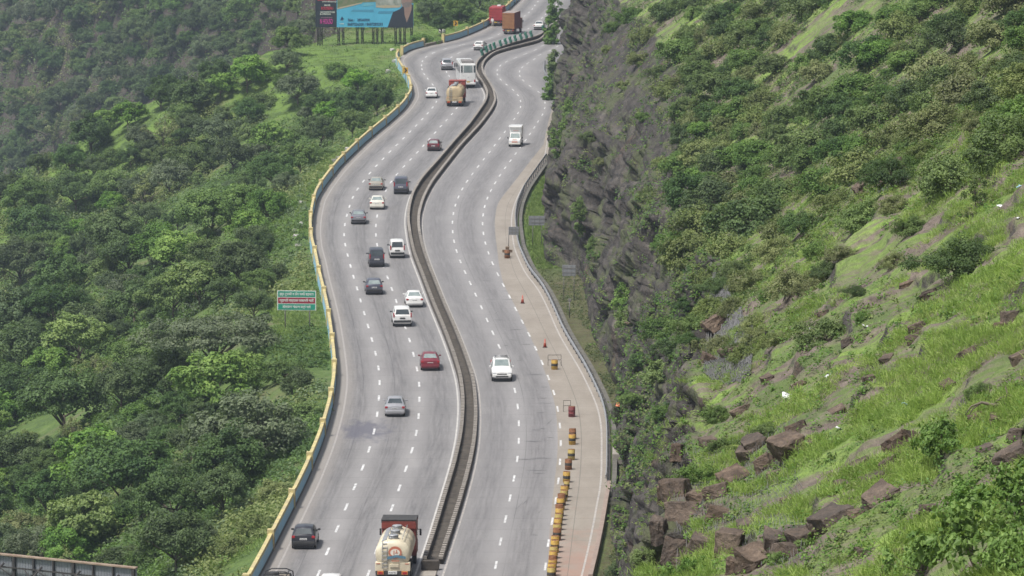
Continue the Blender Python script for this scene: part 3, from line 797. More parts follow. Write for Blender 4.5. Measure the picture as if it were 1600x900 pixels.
def par_u(v):
    pts = sorted(PAR, key=lambda q: q[1]); return np.interp(v, [q[1] for q in pts], [q[0] for q in pts])
def fill_left(n_try, lo, hi, sep):
    for _ in range(n_try):
        v = random.uniform(-25, 895); u = random.uniform(-30, 780)
        if u > par_u(min(max(v, 0), 899)) - 30: continue
        if v < 45 and 485 < u < 655: continue
        h = hit_pixel(u, v)
        if h is None or h[3] != 'g': continue
        p, n, t, _n = h
        if fpar(p[1]) - p[0] < 3.0 + hi * 1.05: continue
        if 748 < p[1] < 835 and p[0] > -36: continue          # the open grass terrace below the hoarding
        if 735 < p[1] < 850 and fpar(p[1]) - p[0] < 66 and random.random() < (.93 if p[1] > 768 or fpar(p[1]) - p[0] < 16 else .68): continue
        if p[1] < 318 and p[0] < -20: continue
        if 405 < p[1] < 460 and p[0] > -24: continue          # clear in front of the green sign
        # open patches of grass and scree
        if t < 850 and vnoise(p[0] * .045, p[1] * .03, seed=77) > .38: continue
        s = FPX / t; Rw = random.uniform(lo, hi) * (1.45 if t > 1050 else 1.18 if t < 520 else 1.0); r = Rw * s
        if any((u - a) ** 2 + ((v - b) * 1.25) ** 2 < (sep * (r + c)) ** 2 for a, b, c in TAKEN): continue
        z = vnoise(u * .008, v * .010, seed=12)
        kk = random.choices(['dark_round', 'mid_round', 'grey_round', 'bright_tiered', 'olive_bush', 'spreading', 'mid_bush', 'dark_bush', 'sparse'], [4 + 3 * (z > 0) + 4 * (t > 880), 3.6, 1.6, .9 + .7 * (z < 0), 1.0 * (t < 880), .5, 1.5, 1, .9])[0]
        if t > 880 and kk == 'bright_tiered' and random.random() < .6: kk = 'grey_round'
        TAKEN.append((u, v - .4 * r, r))
        plant(kk, p, Rw / PROTO[kk]['R'] * (0.75 if 'bush' in kk else 1), u, v - .4 * r, r, 'left')
fill_left(3200, 2.2, 3.9, .58)
fill_left(2600, 1.3, 2.4, .52)
N_LEFT = len(VEG)

RIGHT = [
    (985,20,26,'mid_bush'), (1010,50,24,'olive_bush'), (960,40,18,'mid_bush'), (1040,15,26,'dark_bush'), (1000,88,20,'olive_bush'), (1030,108,18,'mid_bush'), (975,130,12,'olive_bush'), (1005,180,14,'mid_bush'), (950,75,12,'olive_bush'), (1035,250,16,'olive_bush'),
    (1290,68,32,'dark_bush'), (1258,95,26,'bright_bush'), (1490,32,32,'dark_bush'), (1465,100,52,'olive_bush'), (1425,146,42,'dark_bush'), (1553,145,42,'dark_bush'), (1300,150,46,'mid_bush'),
    (1268,218,44,'mid_bush'), (1335,28,34,'mid_bush'), (1400,20,34,'mid_bush'), (1228,45,30,'olive_bush'), (1345,222,34,'mid_bush'), (1250,345,40,'near_dark'), (1350,325,48,'near_mid'), (1242,430,44,'near_olive'),
    (1430,345,34,'near_mid'), (1505,398,70,'near_dark'), (1335,452,18,'near_dark'), (1350,492,18,'near_mid'), (1215,525,26,'near_olive'), (973,470,17,'creeper'), (978,500,14,'creeper'), (1032,578,28,'bright_bush'),
    (1037,508,32,'mid_bush'), (1050,372,30,'mid_bush'), (1113,425,34,'olive_bush'), (1180,430,38,'near_olive'), (1178,498,28,'near_olive'), (861,150,13,'dark_creeper'), (863,112,13,'dark_creeper'), (866,30,13,'dark_creeper'), (862,62,14,'dark_creeper'),
    (876,215,15,'creeper'), (888,170,11,'creeper'), (1080,48,24,'bright_bush'), (1068,160,22,'mid_bush'), (1045,132,28,'olive_bush'), (1095,88,26,'mid_bush'), (1130,112,18,'dark_bush'), (1162,40,28,'mid_bush'), (1140,15,24,'dark_bush'),
    (1010,862,26,'near_bright'), (1075,888,26,'broadleaf'), (1472,690,52,'broadleaf'), (1530,850,88,'broadleaf'), (1590,775,66,'broadleaf'), (1440,875,50,'broadleaf'), (1520,790,50,'broadleaf'), (1595,870,60,'broadleaf'), (1215,868,20,'near_bright'), (1255,845,15,'near_bright'), (1196,667,22,'near_mid'), (1085,735,32,'near_bright'),
    (1530,603,24,'near_mid'), (1130,690,24,'near_mid'), (1120,640,26,'near_mid'), (1280,105,30,'olive_bush'), (1380,75,36,'mid_bush'), (1540,40,26,'mid_bush'), (1190,150,34,'olive_bush'), (1210,95,30,'mid_bush'), (1180,230,34,'mid_bush'),
    (1230,290,34,'olive_bush'), (1390,260,30,'mid_bush'), (1470,260,34,'near_olive'), (1420,215,30,'near_olive'), (1590,100,34,'dark_bush'), (1400,400,26,'near_olive'), (1320,390,26,'near_olive'), (1150,540,22,'near_mid'),
    (1000,560,20,'dark_bush'), (985,620,18,'mid_bush'), (1040,640,24,'mid_bush'), (965,885,22,'dark_bush'), (1050,540,26,'dark_bush'), (905,330,14,'creeper'), (925,385,10,'creeper'), (920,210,14,'mid_bush'), (940,250,12,'olive_bush'), (1010,300,16,'olive_bush')]
for u, v, r, kk in RIGHT: put(u, v, r, kk, side='right', sz=1.45 if kk == 'broadleaf' else 1.0)
put(1525, 255, 22, 'slender', side='right', low=3.6)
def fill_right(n_try, sep, umin, vmax, lo, hi, most):
    n0 = len(VEG)
    for _ in range(n_try):
        if len(VEG) - n0 >= most: break
        v = random.uniform(-20, vmax); u = random.uniform(umin, 1620)
        h = hit_pixel(u, v)
        if h is None or h[3] != 'h': continue
        p, n, t, _n = h
        if n.z < .5: continue
        if vnoise(p[0] * .07, p[1] * .035, seed=91) > .42: continue
        if u > 1300 and v > 250 and (v - 250) > (1600 - u) * .8: continue
        if v > np.interp(u, [900, 1100, 1230, 1420, 1600], [640, 540, 430, 290, 140]) and random.random() < .8: continue
        s = FPX / t; Rw = random.uniform(lo, hi); r = Rw * s
        if any((u - a) ** 2 + ((v - b) * 1.3) ** 2 < (sep * (r + c)) ** 2 for a, b, c in TAKEN): continue
        kk = random.choices(['mid_bush', 'olive_bush', 'dark_bush', 'bright_bush'], [4, 3.2, 1.6, .9])[0] if t > 270 else random.choices(['near_mid', 'near_olive', 'near_dark'], [3, 3, 1])[0]
        TAKEN.append((u, v, r)); plant(kk, p, Rw / PROTO[kk]['R'], u, v - .3 * r, r, 'right')
fill_right(3500, .47, 1065, 430, 1.3, 2.6, 115)
fill_right(3000, .50, 1070, 560, .6, 1.1, 70)

# ------------------------------------------------------------------ ground cover nobody could count
def scatter(n, region, keep):
    P, N = [], []
    for _ in range(n):
        u, v = region()
        h = hit_pixel(u, v)
        if h is None: continue
        p, nn, t, nm = h
        if keep(p, nn, t, nm): P.append((*p, t)); N.append(tuple(nn))
    return np.array(P), np.array(N)
def tufts(P, N, m, size, lf, wd, rng, upright, clump=.5):
    n = len(P); c = np.repeat(P[:, :3], m, 0); nn = np.repeat(N, m, 0)
    sz = np.repeat(size * rng.uniform(.6, 1.4, n), m)[:, None]
    d = unit(rng.normal(size=(n * m, 3)) * (1 - upright) + np.array([0, 0, 1.0]) * upright + nn * .35)
    d[:, 2] = np.abs(d[:, 2])
    return c, d, sz, np.clip(np.repeat(rng.random(n), m) * .7 + rng.random(n * m) * .3, 0, 1)

def undergrowth():
    rng = np.random.default_rng(3)
    def reg():
        v = random.uniform(-5, 905); return random.uniform(-140, par_u(min(max(v, 0), 899)) + 5), v
    def keep(p, n, t, nm):
        if nm != 'g' or fpar(p[1]) - p[0] < .8: return False
        if 745 < p[1] < 838 and fpar(p[1]) - p[0] < 26: return random.random() < .10
        return t > 860 or vnoise(p[0] * .11, p[1] * .07, seed=14) < .46
    P, N = scatter(18500, reg, keep)
    c, d, sz, rn = tufts(P, N, 24, .95, 0, 0, rng, .25); sz = sz * np.repeat(np.clip(P[:, 3] / 620, .75, 2.3), 24)[:, None]
    t = np.repeat(P[:, 3], 24)[:, None]
    pos = c + d * sz * rng.random((len(c), 1)) ** .5
    l = (.20 + .00022 * t[:, 0]) * rng.uniform(.7, 1.3, len(c))
    V, F = leaves(pos, unit(d * .5 + np.array([0, 0, .6]) + rng.normal(size=c.shape) * .4), l, l * .6, rng)
    mi = np.repeat(np.digitize(vnoise(P[:, 0] * .06, P[:, 1] * .04, seed=15) + rng.normal(size=len(P)) * .2, [-.35, -.05, .3]), 24)
    tag(mesh_obj('undergrowth', np_mesh('undergrowth', V, F, [FOL['dark'], FOL['mid'], FOL['grey'], FOL['olive']], rnd=rn, mi=mi)), kind='stuff')
undergrowth()

k = NT('grass_blades'); r_ = k.n('Attribute', attribute_name='rnd').outputs['Fac']
gcol = k.ramp(r_, [(0, (0.17, 0.28, 0.05)), (.5, (0.32, 0.46, 0.095)), (1, (0.48, 0.56, 0.20))])
gp_ = k.geo().outputs['Position']
gcol = k.mix(k.ramp(k.noise(gp_, .45, 4, .6), [(.42, .0), (.64, .5)]), gcol, (0.16, 0.27, 0.05))
gcol = k.mix(k.ramp(k.noise(gp_, 1.3, 5, .7), [(.58, .0), (.72, .6)]), gcol, (0.45, 0.42, 0.21))
M_GRASS = k.done(k.n('MixShader', ins={0: .42, 1: k.bsdf(gcol, .55, 0, .3), 2: k.n('BsdfTranslucent', ins={'Color': gcol}).outputs[0]}).outputs[0])
k = NT('verge_grass_blades'); r_ = k.n('Attribute', attribute_name='rnd').outputs['Fac']
gcol = k.ramp(r_, [(0, (0.11, 0.19, 0.038)), (.5, (0.19, 0.285, 0.065)), (1, (0.30, 0.37, 0.13))])
M_VERGE = k.done(k.n('MixShader', ins={0: .3, 1: k.bsdf(gcol, .55, 0, .3), 2: k.n('BsdfTranslucent', ins={'Color': gcol}).outputs[0]}).outputs[0])
def blades(P, N, m, size, wd, rng, spread):
    n = len(P); c = np.repeat(P[:, :3], m, 0)
    L = np.repeat(size * rng.uniform(.55, 1.35, n), m) * rng.uniform(.6, 1.2, n * m)
    base = c + rng.normal(size=c.shape) * np.array([spread, spread, 0.0])
    lean = unit(np.repeat(unit(rng.normal(size=(n, 3)) * .45 + np.array([-.25, 0, 1])), m, 0) + rng.normal(size=c.shape) * .33)
    lean[:, 2] = np.maximum(lean[:, 2], .15)
    side = unit(np.cross(lean, rng.normal(size=c.shape)))
    mid = base + lean * L[:, None] * .55; tip = base + lean * L[:, None] * .92 + np.array([-.06, 0, -.25]) * L[:, None] * rng.random((len(c), 1))
    w = wd * rng.uniform(.7, 1.3, (len(c), 1))
    V = np.stack([base - side * w * .7, base + side * w * .7, mid + side * w, tip, mid - side * w], 1).reshape(-1, 3)
    i = np.arange(len(c))[:, None] * 5
    F = np.concatenate([i + np.array([[0, 1, 2, 4]]), i + np.array([[4, 2, 3, 3]])], 0)
    # second face is a triangle: split into separate array of quads with a tiny tip edge
    F = i + np.array([[0, 1, 2, 4]])
    T = i + np.array([[4, 2, 3]])
    return V, F, T, np.clip(np.repeat(rng.random(n), m) * .6 + rng.random(n * m) * .4, 0, 1)
def mixed_mesh(name, V, F, T, mat, rn):
    me = bpy.data.meshes.new(name); V = V.astype(np.float32); nq, nt_ = len(F), len(T)
    me.vertices.add(len(V)); me.vertices.foreach_set('co', V.ravel())
    li = np.concatenate([F.ravel(), T.ravel()]).astype(np.int32); me.loops.add(len(li)); me.loops.foreach_set('vertex_index', li)
    me.polygons.add(nq + nt_)
    me.polygons.foreach_set('loop_start', np.concatenate([np.arange(nq) * 4, nq * 4 + np.arange(nt_) * 3]).astype(np.int32))
    me.polygons.foreach_set('loop_total', np.concatenate([np.full(nq, 4), np.full(nt_, 3)]).astype(np.int32))
    me.update(calc_edges=True)
    at = me.attributes.new('rnd', 'FLOAT', 'FACE'); at.data.foreach_set('value', np.concatenate([rn, rn]).astype(np.float32))
    me.materials.append(mat); return me
def slope_grass():
    rng = np.random.default_rng(8)
    def reg():
        return random.uniform(1000, 1615), random.uniform(150, 915)
    def keep(p, n, t, nm):
        if nm != 'h' or n.z < .50 or t > 330: return False
        return fbm(p[0] * .33, p[1] * .17, seed=61, oct=4) + .18 * vnoise(p[0] * 1.3, p[1] * .8, seed=62) > .02
    P, N = scatter(26000, reg, keep)
    V, F, T, rn = blades(P, N, 17, .29, .0075, rng, .13)
    tag(mesh_obj('slope_grass', mixed_mesh('slope_grass', V, F, T, M_GRASS, rn)), kind='stuff')
    def keep2(p, n, t, nm):
        return nm == 'h' and n.z > .42 and t < 420 and fbm(p[0] * .25, p[1] * .14, seed=63, oct=3) > -.05
    P, N = scatter(5200, lambda: (random.uniform(960, 1612), random.uniform(-5, 910)), keep2)
    m = 16
    c, d, sz, rn = tufts(P, N, m, .24, 0, 0, rng, .3)
    t = np.repeat(P[:, 3], m)[:, None]
    pos = c + d * (sz * (.5 + t / 250)) * rng.random((len(c), 1)) ** .5
    l = (.045 + .00034 * t[:, 0]) * rng.uniform(.7, 1.4, len(c))
    V, F = leaves(pos, unit(d * .4 + np.array([0, 0, .7]) + rng.normal(size=c.shape) * .4), l, l * .6, rng)
    mi = np.repeat(rng.choice(4, len(P), p=[.10, .30, .32, .28]), m)
    tag(mesh_obj('slope_weeds', np_mesh('weeds', V, F, [FOL['dark'], FOL['mid'], FOL['olive'], FOL['bright']], rnd=rn, mi=mi)), kind='stuff')
    # low scrub closing the gaps between the bushes
    def keep4(p, n, t, nm):
        return nm == 'h' and n.z > .40 and t > 215 and fbm(p[0] * .10, p[1] * .05, seed=65, oct=3) > (-.22 if proj(p)[0] > 1065 else .08)
    P, N = scatter(7600, lambda: (random.uniform(985, 1612), random.uniform(-5, 520)), keep4)
    m2 = 30; c, d, sz, rn = tufts(P, N, m2, .55, 0, 0, rng, .2)
    t = np.repeat(P[:, 3], m2)[:, None]
    pos = c + d * sz * np.clip(t / 330, .6, 1.6) * rng.random((len(c), 1)) ** .5
    l = (.05 + .00032 * t[:, 0]) * rng.uniform(.7, 1.4, len(c))
    V, F = leaves(pos, unit(d * .5 + np.array([0, 0, .55]) + rng.normal(size=c.shape) * .4), l, l * .6, rng)
    mi = np.repeat(rng.choice(4, len(P), p=[.22, .36, .32, .10]), m2)
    tag(mesh_obj('hillside_scrub', np_mesh('scrub', V, F, [FOL['dark'], FOL['mid'], FOL['olive'], FOL['bright']], rnd=rn, mi=mi)), kind='stuff')
    # what grows on the rock face
    def keep3(p, n, t, nm):
        return nm == 'h' and t > 300 and fbm(p[0] * .12, p[1] * .06, p[2] * .10, seed=64, oct=3) > .10
    P, N = scatter(4200, lambda: (random.uniform(850, 1130), random.uniform(-5, 880)), lambda p, n, t, nm: keep3(p, n, t, nm) or (nm == 'h' and t > 300 and p.z > 13 and random.random() < .4))
    c, d, sz, rn = tufts(P, N, m, .55, 0, 0, rng, .1)
    pos = c + d * sz * rng.random((len(c), 1)) ** .5
    l = .20 * rng.uniform(.7, 1.4, len(c))
    V, F = leaves(pos, unit(d * .5 + np.array([-.2, -.2, .5]) + rng.normal(size=c.shape) * .4), l, l * .6, rng)
    mi = np.repeat(rng.choice(4, len(P), p=[.3, .32, .34, .04]), m)
    tag(mesh_obj('cliff_weeds', np_mesh('cliff_weeds', V, F, [FOL['dark'], FOL['mid'], FOL['olive'], FOL['bright']], rnd=rn, mi=mi)), kind='stuff')
slope_grass()
def verge_grass():
    """short bright grass on the open terrace and on the verges"""
    rng = np.random.default_rng(18)
    P = []
    for _ in range(13000):
        y = random.uniform(330, 845); f = float(fpar(y))
        x = f - random.uniform(.6, 5.5) if y < 735 else f - random.uniform(.6, 62) 
        if y < 735 and vnoise(y * .03, 0.0, seed=70) < -.15: continue
        q = drop(x, y, 'g')
        if q: P.append((*q[0], y))
    for _ in range(3500):
        y = random.uniform(492, 625); a, b = float(frail(y)) + 1.5, float(ffoot(y)) - .1
        if b > a + .2:
            q = drop(random.uniform(a, b), y, 'g')
            if q: P.append((*q[0], y))
    W = []
    for _ in range(1700):
        y = random.uniform(318, 500); a, b = float(frail(y)) + 1.2, float(ffoot(y)) + .2
        q = drop(random.uniform(a, b), y, 'g')
        if q and vnoise(q[0].x * .5, y * .1, seed=71) > -.2: W.append((*q[0], y))
    W = np.array(W); c, d, sz, rn = tufts(W, np.repeat([[0, 0, 1.0]], len(W), 0), 18, .34, 0, 0, rng, .2)
    V, F = leaves(c + d * sz * rng.random((len(c), 1)), unit(d * .5 + np.array([0, 0, .6]) + rng.normal(size=c.shape) * .4), .13 * rng.uniform(.7, 1.4, len(c)), .08, rng)
    tag(mesh_obj('verge_weeds', np_mesh('verge_weeds', V, F, [FOL['dark'], FOL['olive']], rnd=rn, mi=np.repeat(rng.choice(2, len(W)), 18))), kind='stuff')
    P = np.array(P); N = np.repeat([[0, 0, 1.0]], len(P), 0)
    V, F, T, rn = blades(P, N, 11, .36, .022, rng, .30)
    tag(mesh_obj('verge_grass', mixed_mesh('verge_grass', V, F, T, M_VERGE, rn)), kind='stuff')
verge_grass()
print('VEG left', N_LEFT, 'all', len(VEG))

from collections import Counter
print(Counter(o.name.split('.')[0] for o, *_ in VEG))
# ------------------------------------------------------------------ vehicles
def car_paint(name, col, metal=0.0):
    d = tuple(x * .80 + .02 for x in col)
    return mottled('paint_' + name, col, d, 1.6, .32, metal, .35)
P_WHITE = car_paint('white', (.78, .78, .76)); P_CREAM = car_paint('cream_white', (.72, .70, .62)); P_BEIGE = car_paint('beige', (.46, .43, .36), .3)
P_SILVER = car_paint('silver', (.50, .50, .52), .45); P_GREY = car_paint('grey', (.27, .27, .30), .4); P_DARK = car_paint('charcoal', (.055, .058, .075), .3)
P_BLACK = car_paint('black', (.018, .018, .026)); P_RED = car_paint('deep_red', (.19, .015, .028)); P_MAROON = car_paint('maroon', (.12, .012, .022)); P_SLATE = car_paint('slate', (.10, .105, .14), .3)
M_GLASS = mottled('tinted_glass', (.035, .045, .05), (.07, .085, .09), .8, .08, 0, .3, .6)
M_GLASSL = mottled('glass_painted_reflection', (.16, .20, .20), (.28, .33, .32), 1.2, .10, 0, .3, .6)  # reflection painted into the glass as a paler base colour
M_TYRE = mottled('tyre_rubber', (.018, .018, .019), (.04, .038, .036), 6, .85)
M_RIM = mottled('wheel_rim', (.35, .35, .36), (.22, .22, .22), 8, .4, .6)
M_BLACKP = mottled('black_plastic', (.02, .02, .022), (.045, .045, .045), 5, .6)
M_TAIL = mottled('red_lamp_glass', (.42, .02, .025), (.30, .012, .02), 6, .2, 0, .4)
M_LAMP = mottled('clear_lamp_glass', (.70, .72, .74), (.55, .56, .58), 6, .15, 0, .4)
M_PLATE = mottled('number_plate_white', (.80, .80, .78), (.66, .66, .64), 14, .5)
M_PLATEY = mottled('number_plate_yellow', (.72, .48, .06), (.6, .4, .05), 14, .5)
M_CHAR = mottled('plate_black', (.02, .02, .02), (.04, .04, .04), 9, .6)

# stations along the car: y as a share of the length from the tail, top height, belt height, half width, half width at the roof, floor height
STY = {
 'sedan': dict(L=4.35, W=1.70, H=1.48, st=[(0, .62, .52, .74, .62, .34), (.012, .92, .78, .82, .72, .26), (.045, 1.00, .90, .85, .76, .22), (.15, 1.05, .95, .85, .74, .22), (.315, 1.41, .98, .85, .57, .22),
      (.42, 1.48, .99, .85, .58, .22), (.56, 1.46, .98, .85, .58, .22), (.73, 1.03, .95, .85, .70, .22), (.90, .90, .84, .83, .70, .22), (.985, .72, .66, .77, .66, .26), (1, .54, .48, .70, .60, .34)], rw=(3, 4), ws=(7, 6), ax=(.19, .81)),
 'hatch': dict(L=3.7, W=1.66, H=1.52, st=[(0, .66, .55, .74, .64, .34), (.012, .96, .86, .82, .74, .26), (.035, 1.02, .95, .83, .72, .22), (.13, 1.44, .98, .83, .58, .22), (.25, 1.51, .99, .83, .60, .22),
      (.40, 1.52, .99, .83, .60, .22), (.52, 1.49, .98, .83, .59, .22), (.72, 1.02, .95, .83, .70, .22), (.89, .88, .82, .81, .68, .22), (.985, .70, .64, .75, .64, .26), (1, .54, .48, .68, .58, .34)], rw=(2, 3), ws=(7, 6), ax=(.16, .82)),
 'suv': dict(L=4.3, W=1.80, H=1.82, st=[(0, .74, .60, .80, .70, .42), (.010, 1.08, .96, .88, .80, .34), (.028, 1.14, 1.06, .90, .80, .30), (.075, 1.70, 1.10, .90, .66, .30), (.20, 1.81, 1.11, .90, .68, .30),
      (.40, 1.82, 1.11, .90, .68, .30), (.55, 1.79, 1.10, .90, .67, .30), (.71, 1.20, 1.08, .90, .76, .30), (.90, 1.06, .98, .88, .74, .30), (.988, .86, .78, .83, .72, .34), (1, .64, .56, .76, .66, .42)], rw=(2, 3), ws=(7, 6), ax=(.17, .82)),
 'van': dict(L=3.6, W=1.52, H=1.82, st=[(0, .72, .58, .70, .64, .40), (.010, 1.02, .94, .75, .70, .30), (.022, 1.08, 1.02, .76, .69, .28), (.060, 1.72, 1.05, .76, .60, .28), (.16, 1.81, 1.05, .76, .61, .28),
      (.40, 1.82, 1.05, .76, .62, .28), (.66, 1.78, 1.04, .76, .60, .28), (.86, 1.05, .98, .76, .68, .28), (.95, .92, .86, .74, .66, .28), (.99, .80, .72, .72, .64, .30), (1, .60, .54, .68, .60, .38)], rw=(2, 3), ws=(7, 6), ax=(.18, .80)),
}
def lerp3(a, b, t): return tuple(a[i] + (b[i] - a[i]) * t for i in range(3))
def wheel_mesh(r, w, n=18):
    b = MB(); b.cyl((-w / 2, 0, 0), (w / 2, 0, 0), r, n=n); b.cyl((-w / 2 - .012, 0, 0), (w / 2 + .012, 0, 0), r * .60, n=n, mi=1)
    return b.mesh('wheel', [M_TYRE, M_RIM])
_WH = {}
def add_wheels(root, xs, ys, r, w):
    key = (round(r, 2), round(w, 2))
    if key not in _WH: _WH[key] = wheel_mesh(r, w)
    for x in xs:
        for y in ys:
            o = mesh_obj('wheel', _WH[key], root); o.location = (x, y, r)

def make_car(root, style, paint, glass=None, tail=M_TAIL, dark_bumper=False, rack=False, spare=False, plate=M_PLATE, glass_rear=None):
    s = STY[style]; L, W = s['L'], s['W']; st = s['st']; glass = glass or M_GLASS; gr = glass_rear or glass
    def Y(i): return (st[i][0] - .5) * L
    def ring(i):
        f, zt, zb, w, wt, z0 = st[i]; y = Y(i); m = (z0 + zb) / 2
        h = [(0, z0), (.86 * w, z0), (w * .985, z0 + .10), (w * 1.012, m), (w, zb), (wt + .05, max(zt - .075, zb + .012)), (wt - .05, zt), (0, zt + .022)]
        return [(x, y, z) for x, z in h] + [(-x, y, z) for x, z in h[-2:0:-1]]
    b = MB(); b.loft([ring(i) for i in range(len(st))])
    b.obj('body', [paint], root, sharp=38)
    def topq(i, j, name, mat, t0=.10, t1=.93, inset=.05, out=.014):
        q = []
        for t, sg in ((t0, -1), (t0, 1), (t1, 1), (t1, -1)):
            f = lerp3((st[i][4] - .05, Y(i), st[i][1]), (st[j][4] - .05, Y(j), st[j][1]), t)
            q.append(Vector((sg * (f[0] - inset), f[1], f[2] + .012)))
        n = (q[1] - q[0]).cross(q[3] - q[0]).normalized()
        if n.z < 0: n = -n
        m = MB(); m.poly([p + n * out for p in q], 0, tuple(-n * .02)); m.obj(name, [mat], root)
    topq(s['rw'][0], s['rw'][1], 'rear_window', gr); topq(s['ws'][0], s['ws'][1], 'windscreen', glass)
    for sg in (-1, 1):
        m = MB(); i0, i1 = s['rw'][0], s['ws'][0]
        lo, hi = [], []
        for i in range(i0, i1 + 1):
            f, zt, zb, w, wt, z0 = st[i]
            a, c = (w, zb), (wt + .05, max(zt - .075, zb + .012))
            if i in (i0, i1):
                j = i + 1 if i == i0 else i - 1; tt = .22
                mixv = [st[i][k] + (st[j][k] - st[i][k]) * tt for k in range(6)]; f = mixv[0]
                a, c = (mixv[3], mixv[2]), (mixv[4] + .05, max(mixv[1] - .075, mixv[2] + .012))
            y = (f - .5) * L
            for t, l in ((.10, lo), (.92, hi)): l.append((sg * (a[0] + (c[0] - a[0]) * t + .012), y, a[1] + (c[1] - a[1]) * t + .006))
        m.poly(lo + hi[::-1], 0); m.obj('side_window', [glass], root)
    zb = st[2][2]
    for sg in (-1, 1):
        tall = style in ('suv', 'van')
        m = MB(); m.box((sg * (st[2][3] - (.07 if tall else .13)), Y(1) - .005, zb - (-.10 if tall else .06)), (.12 if tall else .24, .09, .46 if tall else .17), 0, .02); m.obj('taillight', [tail], root)
        zf = st[-2][1]; m = MB(); m.box((sg * (st[-2][3] - .16), Y(-2 + len(st)) - .02, zf - .06), (.30, .10, .15), 0, .03); m.obj('headlight', [M_LAMP], root)
        yw = Y(s['ws'][0]) - .42
        m = MB(); m.box((sg * (W / 2 + .11), yw, st[6][2] + .07), (.19, .10, .13), 0, .03); m.box((sg * (W / 2 + .01), yw + .02, st[6][2] + .03), (.08, .05, .05)); m.obj('wing_mirror', [paint if not dark_bumper else M_BLACKP], root)
    p = MB(); p.box((0, Y(0) - .012 if style != 'sedan' else Y(1) - .02, zb - .20 if style != 'sedan' else zb - .16), (.50, .03, .125), 0); pl = p.obj('number_plate', [plate], root)
    c = MB(); 
    for q in range(7): c.box((-.19 + q * .063, (Y(0) - .030 if style != 'sedan' else Y(1) - .038), zb - .20 if style != 'sedan' else zb - .16), (.034, .006, .07))
    c.obj('lettering', [M_CHAR], pl)
    m = MB(); m.box((0, Y(0) + .02, st[0][5] + .13), (W * .93, .16, .22), 0, .04); m.obj('rear_bumper', [M_BLACKP if dark_bumper else paint], root)
    m = MB(); m.box((0, -Y(0) - .03, st[-1][5] + .13), (W * .90, .14, .22), 0, .04); m.obj('front_bumper', [M_BLACKP if dark_bumper else paint], root)
    m = MB(); m.box((0, Y(len(st) - 1) + .006, st[-1][1] + .04), (W * .48, .04, .15), 0, .01); m.box((0, Y(len(st) - 1) + .02, st[-1][5] + .08), (W * .62, .05, .12), 0, .01); m.obj('grille', [M_BLACKP], root)
    u = MB(); u.box((0, 0, .20), (W * .86, L * .92, .20)); u.obj('underbody', [M_BLACKP], root)
    r = .30 if style in ('sedan', 'hatch') else .35
    add_wheels(root, (-W / 2 + .10, W / 2 - .10), [(a - .5) * L for a in s['ax']], r, .22)
    if rack:
        m = MB(); z = s['H'] + .10
        for sg in (-1, 1): m.tube([(sg * .58, -1.35, z), (sg * .58, .1, z)], .022)
        for y in (-1.3, -.95, -.6, -.25, .08): m.tube([(-.58, y, z), (.58, y, z)], .02)
        for y in (-1.3, .05):
            for sg in (-1, 1): m.tube([(sg * .58, y, z), (sg * .58, y, z - .14)], .02)
        m.obj('roof_rack', [M_RIM], root)
    if spare:
        m = MB(); m.cyl((0, Y(0) - .16, .98), (0, Y(0) + .02, .98), .33, n=20); m.cyl((0, Y(0) - .175, .98), (0, Y(0) - .1, .98), .18, n=14, mi=1); m.obj('spare_wheel', [M_TYRE, paint], root)

def place(name, label, cat, u, v, half, group=None, oncoming=False, turn=0.0):
    """an Empty on the road; (u, v) is the middle of the end that faces the camera, at the tyres"""
    x, y = gp(u, v); a = tangent(y) + turn
    f = Vector((-math.sin(a), math.cos(a), 0)); p = Vector((x, y, 0)) + f * half
    root = empty(name, (p.x, p.y, 0.004), a + (PI if oncoming else 0))
    return tag(root, label, cat, group)
def car(label, style, paint, u, v, cat='car', name='car', oncoming=False, turn=0, group='cars driving on the expressway', sc=1.0, **kw):
    root = place(name, label, cat, u, v, STY[style]['L'] / 2 * sc, group, oncoming, turn)
    make_car(root, style, paint, **kw); root.scale = (sc, sc, sc); return root

car('black hatchback on the outer lane beside the parapet near the lower edge', 'hatch', P_BLACK, 474, 859, dark_bumper=True, sc=1.03)
car('white car cut off by the lower edge, only its roof showing, beside the cream tanker', 'hatch', P_WHITE, 514.5, 938)
car('silver sedan driving alone just past the dark stain on the road', 'sedan', P_SILVER, 617, 652, glass_rear=M_GLASS)
car('red sedan with a pale number plate, alone in the lane beside the median', 'sedan', P_RED, 672.5, 580, glass_rear=M_GLASSL)
car('white sport utility car with tall red tail lamps and a dark rear window', 'suv', P_WHITE, 629, 511, dark_bumper=True, plate=M_CHAR)
car('white sedan with a pale rear window, just ahead of the white sport utility car', 'sedan', P_WHITE, 648, 481, glass_rear=M_GLASSL)
car('dark blue-grey hatchback in the middle lane, behind the black jeep-like car', 'hatch', P_SLATE, 585, 461, dark_bumper=True, glass_rear=M_GLASSL, sc=1.02)
car('charcoal boxy off-roader with a shiny rear bumper, beside a small white van', 'van', P_DARK, 589, 418, spare=False, glass_rear=M_GLASS, sc=1.06)
car('small white van with black bumper driving next to the median', 'van', P_WHITE, 621, 404, cat='van', name='minivan', dark_bumper=True, plate=M_BLACKP, sc=1.05)
car('grey sedan alone in the outer lane, where the road bends most', 'sedan', P_GREY, 560, 351, dark_bumper=True, glass_rear=M_GLASSL)
car('cream white sedan in the middle lane, right behind a beige sedan', 'sedan', P_CREAM, 589, 328, glass_rear=M_GLASSL)
car('beige sedan with dark mirrors, side by side with a dark minivan', 'sedan', P_BEIGE, 587, 298, dark_bumper=True, glass_rear=M_GLASSL)
car('dark slate minivan with a white number plate, side by side with a beige sedan', 'van', P_SLATE, 626, 304, cat='van', name='minivan', dark_bumper=True, sc=1.12)
